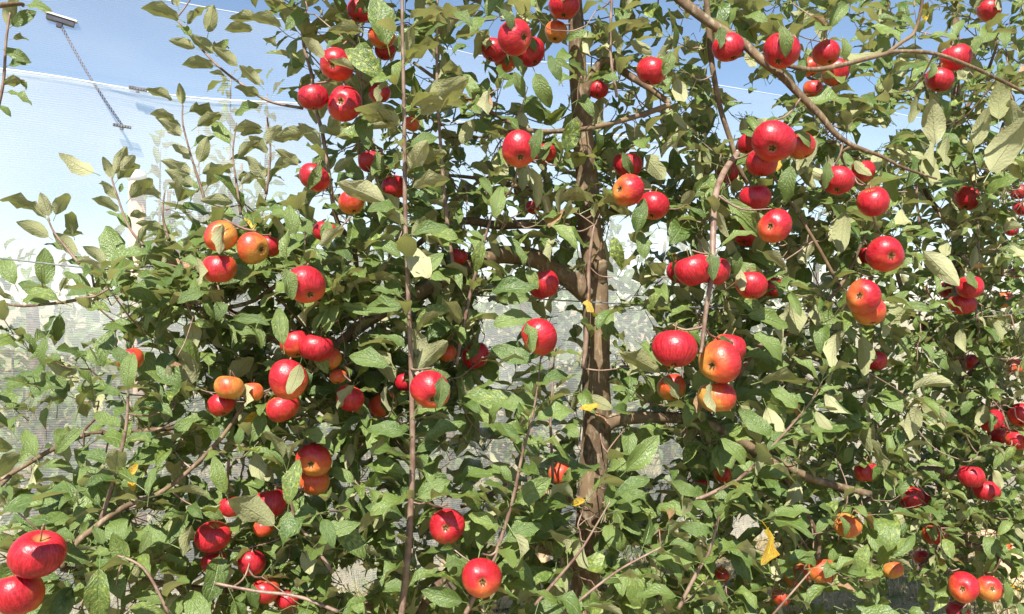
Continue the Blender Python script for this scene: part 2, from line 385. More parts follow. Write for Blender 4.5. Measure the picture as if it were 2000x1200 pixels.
# ------------------------------------------------------------------ leaf templates
def leaf_template(rs, fold, curl, twist, wave, wid, petl):
    vs = np.array([0,.10,.28,.50,.72,.90,1.]); NVR, us = 7, np.array([-1,-.55,0,.55,1])
    V, U = [], []; pos = np.zeros(3); th = rs.uniform(.0,.25)
    ys, zs = [0.], [0.]; thv = []
    for j in range(NVR-1):
        t = th - curl*((vs[j]+vs[j+1])/2)**1.2; dv = vs[j+1]-vs[j]; thv.append(t); ys.append(ys[-1]+math.cos(t)*dv); zs.append(zs[-1]+math.sin(t)*dv)
    ph1, ph2 = rs.uniform(0, 6.28, 2); kf = rs.uniform(1.2, 2.2)
    for j in range(NVR):
        v = vs[j]; wv = [.10,.56,.93,1.0,.76,.34,.012][j]*wid*.5
        tw = twist*v; t = thv[0] if j == 0 else thv[-1] if j == NVR-1 else .5*(thv[j-1]+thv[j])
        Nn = np.array([0,-math.sin(t),math.cos(t)]); Xx = np.array([1.,0,0])
        X2 = Xx*math.cos(tw)+Nn*math.sin(tw); N2 = -Xx*math.sin(tw)+Nn*math.cos(tw)
        for u in us:
            f = fold*(1-.35*v)
            lat = abs(u)*wv; zz = lat*math.sin(f)*(1.0 if abs(u) < .8 else .8)
            zz += wave*abs(u)**2*wv*math.sin(kf*2*math.pi*v+(ph1 if u > 0 else ph2))
            p = np.array([0, ys[j], zs[j]])+X2*np.sign(u)*lat*math.cos(f)+N2*zz
            jit = rs.uniform(-.012,.012,3) if (abs(u) == 1 and 0 < j < NVR-1) else 0
            V.append(p+jit); U.append((.5+.5*u, v))
    Fc = [(j*5+i, j*5+i+1, (j+1)*5+i+1, (j+1)*5+i) for j in range(NVR-1) for i in range(4)]
    # petiole: 3-sided, bending from the blade base back to the shoot
    pts = [np.array([0,0.02,0.]), np.array([0,-petl,-petl*.22])]
    b = len(V)
    for p, r in zip(pts, (.010,.014)):
        for k in range(3): V.append(p+np.array([r*math.cos(2.09*k+.5),0,r*math.sin(2.09*k+.5)])); U.append((.5,.02))
    for i in range(1):
        for k in range(3): Fc.append((b+i*3+k, b+i*3+(k+1)%3, b+(i+1)*3+(k+1)%3, b+(i+1)*3+k))
    V = np.array(V); V[:, 1] += petl; V[:, 2] += petl*.22     # origin at the petiole's foot
    grid = V[:35].reshape(7, 5, 3)
    S = []
    for v in np.linspace(0, 6, 22):
        j = min(int(v), 5); fv = v-j
        for u in np.linspace(0, 4, 9):
            i = min(int(u), 3); fu = u-i
            S.append((grid[j,i]*(1-fu)+grid[j,i+1]*fu)*(1-fv)+(grid[j+1,i]*(1-fu)+grid[j+1,i+1]*fu)*fv)
    return V, Fc, np.array(U), np.array(S)
rs = np.random.default_rng(3); TPL = []
for i in range(20):
    TPL.append(leaf_template(rs, rs.choice([.2,.4,.6,.8,1.0]), rs.choice([.25,.6,.95,1.35,1.8]), rs.uniform(-.8,.8), rs.uniform(.20,.62), rs.uniform(.42,.56), rs.uniform(.25,.42)))
FLAT = [leaf_template(rs, rs.uniform(.3,.8), rs.uniform(.3,1.1), rs.uniform(-.4,.4), rs.uniform(.25,.55), rs.uniform(.44,.56), .22) for i in range(8)]
TPL += FLAT; NT_ALL = len(TPL)
LEAF_ME = []
for k, (V, Fc, U, S) in enumerate(TPL): LEAF_ME.append(mesh('leaf', V, Fc, M_LEAF, U))

class Leaf: __slots__ = ('pos','M','k','tint','tree','force','vis')
LEAVES = []
GX, GY = 400, 240
cover = np.zeros((GY, GX), bool)
def frame(d, n, L, flip=1):
    d = np.asarray(d, float); d /= np.linalg.norm(d); n = np.asarray(n, float); n = n-d*np.dot(n, d)
    l = np.linalg.norm(n)
    if l < 1e-4: n = np.cross(d, [1,.2,.1]); l = np.linalg.norm(n)
    n /= l; x = np.cross(d, n); return np.stack([x*flip, d, n], 1)*L
def cells(pos, M, k):
    W = TPL[k][3] @ M.T + pos; D = W[:,1]
    cx = ((W[:,0]/D*F+1000)/5).astype(int); cy = ((600-(W[:,2]-H)/D*F)/5).astype(int)
    ok = (cx >= 0)&(cx < GX)&(cy >= 0)&(cy < GY); return cy[ok], cx[ok], D[ok]
def tint():
    r = random.random(); age = 0.; mot = 0.
    q = random.random()
    if q < .003: age = random.uniform(.35,.6)
    elif q < .007: age = random.uniform(.85,1)
    elif q < .075: mot = random.uniform(.35,.8)
    elif q < .3: mot = random.uniform(.05,.4)
    return (r, age, mot)

# gaps in the crown where netting, sky, trunk or limbs show (photo pixels: x, y, half width, half height)
GAPS = np.array([(950,597,26,18),(1000,612,60,24),(965,655,38,30),(1095,640,22,40),(1100,585,30,14),(1210,470,26,50),(1225,560,24,34),(1245,640,34,44),(1290,470,18,36),(880,900,26,22),(970,882,40,20),
 (120,812,44,30),(60,850,40,36),(415,935,24,24),(292,1010,28,20),(690,1130,44,44),(1060,1088,22,18),(1450,1025,34,20),(1000,190,22,22),(1058,140,24,44),(1085,190,20,30),(895,100,22,34),(1440,160,40,44),
 (1480,200,44,36),(1355,60,22,22),(1700,262,44,26),(1650,60,22,24),(1420,250,26,40),(1690,170,30,24),(1760,235,24,30),(30,690,40,20),(150,640,46,40),(60,620,50,26),(20,470,50,40),(380,790,26,26),(340,640,18,18),(470,590,14,18),
 (1270,900,34,40),(1320,880,20,24),(1235,1085,30,20),(1640,1170,60,24),(1760,1160,44,30),(830,130,14,40),(985,60,16,14),(1600,420,14,20),(1470,640,14,14),(930,300,20,16),(905,340,18,14),(1420,1110,20,26),(1490,1060,22,30),(110,1110,34,18),(1100,30,12,26),(1510,180,30,30),(1580,60,14,12)], float)
LINES = [([(1131,170),(1138,260)],14,.4),([(1152,440),(1160,520),(1164,590),(1165,700),(1165,800)],24,.5),([(1160,860),(1150,1000),(1142,1150)],28,.93),([(1110,542),(1050,508),(985,497),(930,512)],16,.6),
 ([(788,0),(790,200),(793,420),(797,560),(803,720),(806,850),(803,980),(796,1100)],5,.2),([(1340,8),(1387,45),(1450,84),(1490,120),(1528,150),(1566,189)],11,.5),([(1601,224),(1632,262),(1667,285),(1720,305)],9,.7),
 ([(1393,460),(1391,530),(1380,600),(1372,670)],9,.95),([(385,603),(437,602),(490,590),(525,568),(577,530)],8,.85),([(1205,820),(1260,815),(1330,818)],13,.9),([(720,626),(650,682)],16,.8),([(1040,438),(970,440),(908,432)],11,.8),
 ([(1227,147),(1273,175),(1308,203)],9,.8),([(1308,205),(1245,227),(1175,246),(1105,256),(1035,255)],6,.6),([(1597,136),(1650,126),(1720,108),(1755,101),(1825,105)],7,.8),([(1387,87),(1394,147),(1408,217)],7,.7),
 ([(874,1116),(820,1200)],14,.7),([(252,986),(350,936),(437,850)],7,.6)]
LP = []
for pts, hw, pr in LINES:
    for (x0,y0),(x1,y1) in zip(pts[:-1], pts[1:]):
        for t in np.arange(0, 1, 12/max(12, math.hypot(x1-x0, y1-y0))): LP.append((x0+(x1-x0)*t, y0+(y1-y0)*t, hw, pr))
LP = np.array(LP)
def window_hit(px, py):
    g = ((px[None]-GAPS[:,0,None])/GAPS[:,2,None])**2+((py[None]-GAPS[:,1,None])/GAPS[:,3,None])**2
    if ((g < random.uniform(.3,1.0)).sum(1) > 4).any(): return True
    l = np.hypot(px[None]-LP[:,0,None], py[None]-LP[:,1,None]) < LP[:,2,None]
    m = l.sum(1) > 3
    return bool(m.any() and random.random() < LP[m,3].max())
def blocks_apple(pos, M, k, keep):
    W = TPL[k][3][::3] @ M.T + pos; c = W.mean(0)
    px, py = W[:,0]/W[:,1]*F+1000, 600-(W[:,2]-H)/W[:,1]*F
    m = (AD > c[1]-.01)
    d = np.hypot(AX[m][:,None]-px[None], AY[m][:,None]-py[None])/AR[m][:,None]
    if len(d) and (d < .92).sum(1).max() > 3 and random.random() > keep: return True
    if window_hit(px, py): return True
    v = c[None]-AC; t = v @ SUNV; perp = np.linalg.norm(v-t[:,None]*SUNV[None], axis=1)
    if ((t > 0)&(t < .7)&(perp < AW*1.05)).any() and random.random() < .22: return True
    w0 = c-np.array([.21,2.0,0]); tt = w0[1]/SUNV[1] if SUNV[1] else 0
    if c[1] < 1.95 and abs(c[0]-SUNV[0]*tt-.21) < .05 and .9 < c[2]-SUNV[2]*tt < 1.62 and random.random() < .3: return True
    ctr = np.linalg.norm(W[:,None]-AC[None], axis=2)
    return bool((ctr < AW[None]*.93).any())
def add_leaf(pos, M, k, tree, tnt=None, force=False):
    l = Leaf(); l.pos = np.asarray(pos, float); l.M = M; l.k = k; l.tint = tnt or tint(); l.tree = tree; l.force = force; l.vis = 0
    LEAVES.append(l); cy, cx, _ = cells(l.pos, M, k); cover[cy, cx] = True; return l
def base_D(px): 
    return float(np.interp(px, [0,600,1150,1600,2000], [1.50,1.68,1.92,2.15,2.45]))

# ------------------------------------------------------------------ apples: what the photo shows, one row each
# px, py, radius px, redness, spots, calyx offset (of radius) or None, blush direction, label
A = [
(657,127,31,1,.1,(-.3,0),'U','bright red apple with its calyx facing out, upper of two left of the upright shoot'),
(673,203,34,1,.1,(-.25,-.2),'U','bright red apple right below another one, upper left, calyx facing out'),
(612,190,28,.9,.1,None,'U','half hidden red apple left of the two bright red apples at upper left'),
(614,347,29,.85,.3,None,'U','red apple under folded leaves beside thin upright twigs, left of the upright shoot'),
(704,20,25,1,0,None,'U','dark red apple at the top edge left of the upright shoot'),
(745,72,26,.45,.2,None,'U','orange red apple hanging just left of the upright shoot near the top'),
(752,100,19,.9,0,None,'U','small red apple below an orange one, close to the upright shoot near the top'),
(1006,73,35,1,.1,(.65,0),'L','large pinkish red apple in front of a top centre cluster, calyx to the right'),
(1037,103,28,1,0,None,'R','red apple behind the right side of the large top centre apple'),
(965,98,25,.95,0,None,'U','red apple showing behind the left side of the large top centre apple'),
(987,119,22,.4,0,None,'U','orange apple half hidden under the large top centre apple'),
(1102,12,29,.9,.3,None,'U','red apple cut by the top edge above the trunk'),
(1086,63,22,.25,.5,(-.1,.7),'U','orange apple with a dark calyx beside the top of the trunk'),
(1273,139,30,.95,.1,None,'R','red apple with yellow dry leaf edges on it, resting on the limb right of trunk'),
(1168,176,19,.9,0,None,'U','shaded dark red apple close to the right of the trunk near the top'),
(1014,292,35,.75,.4,(.1,.55),'U','red and yellow striped apple hanging under the thin level branch left of trunk'),
(1063,300,23,.5,.3,None,'U','orange red apple tucked behind leaves right of the striped apple'),
(1226,372,31,.62,.2,(-.6,-.1),'R','apple yellow on its left and red on its right, just right of the trunk'),
(1276,402,30,.85,.2,None,'U','red apple with a dark leaf over it, lower right of the half yellow apple'),
(1225,322,28,.9,0,None,'U','shaded dark red apple above the half yellow apple right of the trunk'),
(724,316,23,.9,0,None,'U','dark red apple in leaf shade left of the upright shoot, upper of the pair'),
(770,366,25,.7,.6,None,'U','orange red streaked apple right behind the upright shoot'),
(686,396,25,.4,.2,None,'U','orange apple behind thin twigs, lower left of the streaked apple'),
(742,182,21,.85,0,None,'U','shaded red apple among leaves right of the two bright red apples'),
(804,243,15,.4,0,None,'U','little orange apple peeping out just right of the upright shoot'),
(1423,93,29,.95,0,None,'U','dark red apple crossed by a leaf, hanging under the thick slanting limb'),
(1526,100,34,.9,.1,(-.15,.7),'U','red apple with a leaf shadow stripe hanging in front of the slanting limb'),
(1582,131,21,.3,.3,None,'U','orange yellow apple at a spur, left of two pink apples on the thin branch'),
(1614,104,27,.7,.1,None,'U','pinkish apple partly behind a leaf above the thin right branch'),
(1632,142,26,.8,.1,None,'R','pink red apple just below the thin branch at upper right'),
(1588,174,19,.35,.1,None,'U','small orange apple hanging lowest in the upper right spur cluster'),
(1932,21,22,.9,.1,None,'U','red apple near the top right corner'),
(1868,113,28,.9,0,None,'U','dark red apple behind leaves at upper right, upper of two on the long branch'),
(1834,156,25,.9,0,None,'U','dark red apple behind leaves at upper right, lower of two on the long branch'),
(1511,277,40,.97,.1,(-.05,.4),'U','large glossy red apple with its calyx facing out, in front of the slanting limb'),
(1488,318,30,.95,0,None,'U','red apple directly under the large glossy red one'),
(1460,283,20,.9,0,None,'U','small piece of red apple behind the left side of the large glossy one'),
(1564,286,28,.6,.2,None,'U','orange red apple behind leaves right of the large glossy red one'),
(1420,336,23,.9,0,None,'U','shaded red apple behind leaves, lower left of the large glossy one'),
(1476,386,29,.9,0,None,'U','red apple behind a pale leaf above the apple with a dark leaf shadow'),
(1636,353,30,.9,.1,(0,.8),'U','red apple with a green leaf lying across its lower half'),
(1682,337,26,.65,.6,None,'U','orange red apple right above the one with a leaf across it'),
(1706,394,30,.9,.2,None,'U','red apple hanging lowest of three at a thin drooping branch'),
(1513,442,32,.85,.1,(-.3,0),'U','red apple with its calyx lit and a shadow over its top, right of hanging spur'),
(1457,458,26,.85,.1,None,'U','red apple half behind a big green leaf, left of the shadowed red apple'),
(1889,388,23,.9,.1,None,'U','red apple alone among small leaves at the right edge trees'),
(1990,375,17,.8,.1,None,'U','upper small red apple cut by the right edge'),
(1996,407,17,.85,.1,None,'U','lower small red apple cut by the right edge'),
(431,461,31,.50,.9,(-.1,-.3),'L','round orange red apple with red speckles, leftmost of its cluster'),
(495,485,32,.36,.8,(.62,.1),'U','orange apple with speckles and a deep calyx at its right'),
(526,482,22,.7,.1,None,'U','reddish apple behind the right side of the speckled orange apple'),
(428,525,31,.5,.2,None,'U','orange red apple under a big leaf below the speckled apples'),
(597,557,38,.85,.3,(.3,.65),'U','large pink red apple hanging at the end of a tan arching branch'),
(634,452,22,.6,.1,None,'U','pinkish apple behind a yellowish green leaf right of the speckled cluster'),
(577,672,29,.55,.2,None,'U','apple red above and yellow below, left of a dark red one at centre left'),
(618,680,31,1,.1,None,'U','dark pink red apple in front of the dark limb at centre left'),
(640,701,26,.3,.1,None,'U','orange apple tucked under the dark pink one at centre left'),
(563,742,37,.82,.4,(.25,.45),'U','large red apple with a thin leaf across and calyx below, centre left'),
(255,702,24,.45,.4,None,'U','orange apple alone behind an upright leaf at far left'),
(448,757,27,.12,.1,None,'U','yellow peach coloured apple left of the large red centre left one'),
(432,790,25,.7,.2,None,'U','pink red apple right below the yellow peach coloured one'),
(493,766,21,.35,.1,None,'U','orange apple between the yellow one and the large red one'),
(552,796,31,.5,.2,None,'U','orange red apple directly below the large red one at centre left'),
(660,736,16,.2,0,None,'U','small yellow orange apple in shade among leaves at centre left'),
(683,778,28,.8,.2,None,'U','red apple with a leaf in front, left of the yellow red apple below centre'),
(748,791,27,.5,.1,None,'L','apple red on the left and orange on the right, left of the upright shoot'),
(841,762,37,.72,.3,(.15,.6),'U','large apple red above and yellow below, just right of the upright shoot'),
(792,746,20,.85,0,None,'U','red apple behind the upright shoot touching the large yellow bottomed one'),
(896,501,17,.7,.1,None,'U','small red apple piece beside the thick dark limb left of trunk'),
(928,695,27,.85,.1,None,'U','red apple behind twigs above the large yellow bottomed apple'),
(874,690,18,.2,0,None,'U','small yellow orange apple left of the red apple behind twigs'),
(1062,556,31,.92,.1,None,'U','dark red shaded apple hanging under the thick limb left of the trunk'),
(1053,658,35,.86,.2,(-.5,.3),'U','red apple with a leaf on its top, hanging left of the trunk at mid height'),
(1040,406,14,.5,0,None,'U','tiny orange apple among leaves above the thick limb'),
(1318,681,41,.88,.3,None,'U','large red apple with a sunny highlight and a leaf in front, left of the pair'),
(1405,707,41,.60,.1,(-.45,.25),'R','large apple yellow on its left and bright red on its right, below hanging spur'),
(1424,682,33,.75,.1,None,'R','red apple peeping out behind the large yellow and red one'),
(1400,776,36,.30,.1,None,'R','shaded orange brown apple under the large yellow and red one'),
(1312,757,28,.35,.1,None,'U','dark orange apple in shade below the large highlighted red one'),
(1330,530,27,.85,.1,None,'U','red apple piece behind a dark leaf, left side of the hanging spur'),
(1355,528,36,.9,.5,None,'U','pink red apple behind the hanging spur branch, left of it'),
(1393,528,32,.85,.2,None,'U','pink red apple right behind the hanging spur branch'),
(1467,557,30,.85,.1,None,'U','red apple under a big green leaf, right of the hanging spur'),
(1510,561,21,.85,0,None,'U','dark red apple behind a leaf right of the one under a big green leaf'),
(1729,497,35,.93,.1,(.4,.1),'U','dark red apple with calyx at its right and a shadow edge, right of centre'),
(1691,497,21,.9,.1,None,'U','red apple behind the left side of the dark red one, right of centre'),
(1686,580,33,.85,.2,(-.25,-.1),'R','red apple with calyx facing out above an orange one, right of centre'),
(1697,608,32,.36,.1,None,'U','orange apple directly behind and below the red calyx apple'),
(1708,704,22,.9,0,None,'U','dark red apple among leaves on the right below a drooping pale leaf'),
(1879,595,24,.9,.1,None,'U','glossy red apple lowest of three near the right edge'),
(1851,566,19,.9,0,None,'U','red apple left of three near the right edge'),
(1895,561,25,.9,0,None,'U','shaded dark red apple behind the glossy one near the right edge'),
(1894,709,18,.5,.1,None,'U','orange red apple alone among small leaves below the red three'),
(1980,716,19,.4,.1,None,'U','orange apple at the right edge level with the lone orange red one'),
(1960,586,19,.35,.1,None,'U','orange shaded apple right of the red three near the right edge'),
(1976,451,12,.8,0,None,'U','tiny red apple near the right edge below the two cut ones'),
(1986,533,13,.7,0,None,'U','tiny reddish apple near the right edge above the orange shaded one'),
(1935,821,23,.85,.1,None,'U','red apple upper left in the cluster of four at the right edge'),
(1952,847,21,.75,.1,None,'U','red apple lower left in the cluster of four at the right edge'),
(1994,811,23,.9,.1,None,'U','red apple upper right in the cluster of four at the right edge'),
(1987,858,23,.75,.1,None,'U','pink apple lower right in the cluster of four at the right edge'),
(1897,931,24,.93,.1,None,'U','dark red apple upper left of a touching pair at lower right'),
(1927,958,24,.9,.1,None,'U','red apple lower right of a touching pair at lower right'),
(1778,972,23,.93,.1,None,'U','dark red apple with a leaf at its left in lower right foliage'),
(1810,970,19,.9,0,None,'U','red apple behind the right side of the one in lower right foliage'),
(1655,1027,26,.25,.1,None,'U','orange apple under a green leaf low on the right'),
(1826,1044,22,.65,.1,None,'U','red orange apple hanging right of the low orange one'),
(1799,1087,15,.5,.1,None,'U','small elongated orange red apple low on the right'),
(1882,1147,28,.85,.1,(-.1,.15),'U','dark red apple with a leaf pointing onto it at the lower right'),
(1932,1150,24,.85,.1,(.3,0),'U','red apple behind a hanging leaf, right of the lower right dark one'),
(1871,1196,21,.9,.1,None,'U','red apple cut by the bottom edge at lower right'),
(1367,950,15,.9,.1,None,'U','tiny red apple piece between leaves right of the trunk near the bottom'),
(1412,926,18,.5,.1,None,'U','orange red apple sliver behind a curled leaf right of the trunk'),
(1557,1125,25,.25,.1,None,'U','shaded orange apple left of a pair in low dark leaves'),
(1606,1115,27,.22,.1,None,'U','shaded orange apple right of a pair in low dark leaves'),
(1525,1166,19,.25,.1,None,'U','orange apple beside a bright leaf, lowest in the dark leaves'),
(1745,1113,19,.28,.1,None,'U','orange apple in dark leaves between the orange pair and the elongated one'),
(1410,1122,14,.35,.1,None,'U','tiny orange apple piece low beside the rising shoot'),
(1691,921,22,.6,.1,None,'U','orange red apple inside the dense leaves at lower right'),
(72,1083,47,.97,0,None,'U','very large red apple with leaf shadows in the lower left corner'),
(36,1160,46,.72,.8,None,'U','very large red apple with orange russet top, cut by lower left edge'),
(613,899,33,.75,.2,(-.2,.3),'U','red apple with a twig across it, upper of a pair at lower left'),
(615,942,29,.4,.2,None,'U','orange red apple under the one with a twig across it'),
(527,984,31,.8,.1,None,'U','red apple behind a mottled leaf at lower left'),
(452,990,23,.75,.1,None,'U','red apple under a brown green leaf at lower left'),
(516,1030,20,.3,0,None,'U','small orange apple below the one behind the mottled leaf'),
(415,1049,31,.88,.2,None,'U','pink red apple with crossing stalks and leaves at lower left'),
(491,1100,27,.8,.1,None,'U','shaded red apple behind a long dark leaf at lower left'),
(418,1098,23,.85,.1,None,'U','red apple just below the pink one with crossing stalks'),
(519,1154,26,.55,.1,None,'U','orange red apple above a thin branch at the bottom left'),
(562,1170,22,.85,.1,None,'U','red apple right of the orange red one at the bottom left'),
(873,1028,34,.96,.1,(-.1,.12),'U','glossy red apple with calyx facing out, low right of the upright shoot'),
(941,1129,37,.93,.1,(.05,.25),'U','large red apple crossed by a thin shoot at the bottom centre'),
(1096,925,25,.28,.1,None,'U','shaded orange apple behind leaves left of the lower trunk'),
]
cenA = []
for (px, py, r, red, sp, cal, bd, lab) in A:
    b = base_D(px)
    D = min(max(F*.035/r, b*.85), b*(.95 if px < 700 else 1.03)) if px < 1760 else min(max(F*.036/r, 2.3), 2.95)
    if py < 340 and px > 1760: D = min(D, 2.5)
    cenA.append([px, py, r, D])
for it in range(60):        # neighbours must not sink into each other: push the smaller one back
    for i in range(len(cenA)):
        for j in range(len(cenA)):
            if i == j or cenA[i][2] < cenA[j][2] or (cenA[i][2] == cenA[j][2] and i > j): continue
            p, q = P(*cenA[i][:2], cenA[i][3]), P(*cenA[j][:2], cenA[j][3])
            need = (cenA[i][2]*cenA[i][3]+cenA[j][2]*cenA[j][3])/F*.97
            if (p-q).length < need: cenA[j][3] += .012 if cenA[j][3] >= cenA[i][3]-.02 else -.012
AC = np.array([P(a[0], a[1], a[3]) for a in cenA]); AW = np.array([a[2]*a[3]/F for a in cenA])
AX, AY, AR, AD = (np.array([a[k] for a in cenA]) for k in (0,1,2,3)); SUNV = np.array(SUN_DIR)

# ------------------------------------------------------------------ trees: wood
TREES = {}
def new_tree(key, base, label, group):
    e = empty('apple_tree', base); tag(e, label, 'tree', group); TREES[key] = dict(e=e, wood=[], twigs=[], base=Vector(base)); return e
t_main = new_tree('main', (P(1135,600,2.0).x, 2.0, 0), 'apple tree in front with its trunk right of centre and red fruit all over', 'apple trees of the front row')
t_left = new_tree('left', (-1.32, 1.30, 0), 'apple tree at the far left, only leafy shoot ends reaching in', 'apple trees of the front row')
t_right = new_tree('right', (P(1870,600,2.62).x, 2.62, 0), 'apple tree with small leaves and red fruit along the right edge', 'apple trees of the front row')
WOODPTS = {'main': [], 'left': [], 'right': []}
def limb(tree, name, pts, dia, D, mat=None, sides=8, sub=6, bumpy=.06):
    """pts in photo pixels; dia = px at the ends; D = distance at the ends (or one per point)"""
    n = len(pts); Ds = np.interp(np.linspace(0,1,n), np.linspace(0,1,len(D)), D); ds = np.interp(np.linspace(0,1,n), np.linspace(0,1,len(dia)), dia)
    w3 = [P(x, y, d) for (x, y), d in zip(pts, Ds)]; rad = [d*.5*dd/F for d, dd in zip(ds, Ds)]
    path, rr = smooth_path(w3, rad, sub); T = TREES[tree]
    V, Fc, U = tube(path-np.array(T['base']), rr, sides, bumpy, seed=len(T['wood'])+1)
    o = obj(name, mesh(name, V, Fc, mat or M_BARK, U), T['e']); T['wood'].append(o)
    WOODPTS[tree].append(path[::3]); return path
# main trunk
TR = [(1112,-330),(1118,-120),(1122,0),(1127,80),(1131,170),(1138,260),(1147,360),(1152,440),(1160,520),(1164,590),(1165,700),(1165,820),(1158,940),(1147,1080),(1140,1200),(1138,1420),(1136,1610),(1132,1650)]
limb('main', 'trunk', TR, [18,27,30,35,37,41,46,48,52,54,54,54,56,58,66,85], [2.0], sides=14, bumpy=.07)
limb('main', 'branch_stub', [(1166,545),(1171,522),(1174,508)], [38,30,22], [1.99,1.972,1.965], sides=10, bumpy=.12)
LB = [
 ([(1150,575),(1110,542),(1050,508),(985,497),(930,512),(880,540),(800,582),(720,626),(650,682),(585,740),(520,800)], [46,42,36,31,28,24,19,13], [1.99,1.96,1.88,1.8,1.75]),
 ([(1148,462),(1100,446),(1040,438),(970,440),(908,432),(850,452),(790,500)], [24,20,18,14,9], [2.0,2.03,2.02]),
 ([(1172,838),(1205,820),(1260,815),(1330,818),(1390,832),(1455,868),(1520,905),(1600,940),(1700,965)], [34,24,22,20,17,12], [1.98,2.0,2.05,2.15]),
 ([(1122,-150),(1220,-95),(1300,-30),(1340,8),(1387,45),(1450,84),(1490,120),(1528,150),(1566,189),(1601,224),(1632,262),(1667,285),(1720,305),(1765,328),(1830,350)], [26,22,20,18,15,11,7,4], [2.0,1.92,1.87,1.86,1.9]),
 ([(1535,128),(1560,133),(1597,136),(1650,126),(1720,108),(1755,101),(1825,105),(1895,130),(1948,154),(2020,190)], [8,10,9,8,7,6], [1.88,1.9,2.0,2.1]),
 ([(1733,104),(1760,84),(1786,63),(1800,10),(1805,-40)], [8,7,5], [1.97,1.95]),
 ([(1133,212),(1150,168),(1180,120),(1227,147),(1273,175),(1308,203)], [26,22,17,14,11], [2.0,1.97,1.93,1.9]),
 ([(1308,205),(1245,227),(1175,246),(1105,256),(1035,255),(1000,241),(947,213),(888,178),(846,150),(807,122)], [11,10,9,8,6], [1.9,1.87,1.85,1.82]),
 ([(1035,255),(1000,256),(937,268),(842,269)], [6,5,4], [1.86,1.9]),
 ([(1378,-20),(1387,87),(1394,147),(1408,217),(1429,280),(1440,320),(1460,360)], [12,11,10,8], [1.95,1.97,2.0]),
 ([(1150,400),(1066,378),(965,354),(874,343),(800,345)], [14,10,7,5], [2.0,2.05,2.02]),
 ([(877,399),(930,360),(986,330),(1060,310)], [5,4,3], [1.9]),
 ([(1143,1105),(1090,1078),(1040,1066),(1003,1067),(950,1079),(895,1100),(850,1150),(815,1215)], [30,22,18,20,22,22], [1.98,1.96,1.9,1.85]),
 ([(1152,985),(1090,968),(1040,961),(985,952),(950,972),(900,990)], [20,16,12,8], [1.98,1.97,1.9]),
 ([(120,1110),(150,1060),(182,1034),(205,1015),(252,986),(305,967),(350,936),(397,893),(437,850),(465,808),(492,768)], [14,12,11,9,8,6], [1.46,1.48,1.55,1.62]),
 ([(815,1215),(700,1180),(560,1160),(400,1150),(250,1130),(120,1110)], [20,14,12,12,13], [1.85,1.7,1.5]),
 ([(520,800),(420,815),(320,838),(215,847),(190,843),(140,860),(90,885),(40,915),(-20,950)], [12,10,10,9], [1.75,1.7,1.6]),
 ([(200,845),(165,843),(190,815)], [7,5], [1.6]),
 ([(560,760),(520,745),(472,715),(430,684),(406,656),(380,630)], [12,11,8,5], [1.78,1.8]),
 ([(640,690),(600,640),(577,530)], [8,6,5], [1.82,1.8,1.75]),
 ([(280,582),(333,593),(385,603),(437,602),(490,590),(525,568),(577,530),(590,520)], [5,7,8,9,8], [1.72,1.73]),
 ([(720,626),(700,560),(690,480),(662,440),(650,400)], [12,10,8], [1.86,1.85,1.8]),
 ([(308,512),(370,525),(420,518),(500,545),(560,600),(640,690)], [4,5,6,6], [1.72,1.8]),
 ([(0,592),(45,598),(115,592),(130,590),(200,575),(270,560),(330,556),(420,590),(560,680)], [4,6,7,8,10], [1.72,1.74,1.8]),
 ([(455,870),(560,880),(640,905),(720,860),(800,800),(880,740)], [6,6,7,7], [1.7,1.75,1.8]),
 ([(1300,995),(1370,972),(1440,938),(1520,905)], [6,8,10], [1.9,2.0]),
 ([(1480,870),(1440,760),(1480,680),(1560,640),(1640,560),(1690,460)], [12,10,9,8,6], [2.05,2.1]),
 ([(1640,560),(1590,470),(1540,390),(1500,330)], [8,7,5], [2.1,2.05]),
 ([(1667,285),(1645,298),(1648,318),(1668,345),(1690,362)], [7,5,4], [1.9,1.98]),
 ([(1500,890),(1560,980),(1600,1060),(1580,1140)], [10,9,7], [2.1,2.15]),
]
for pts, dia, D in LB: limb('main', 'branch', pts, dia, D)
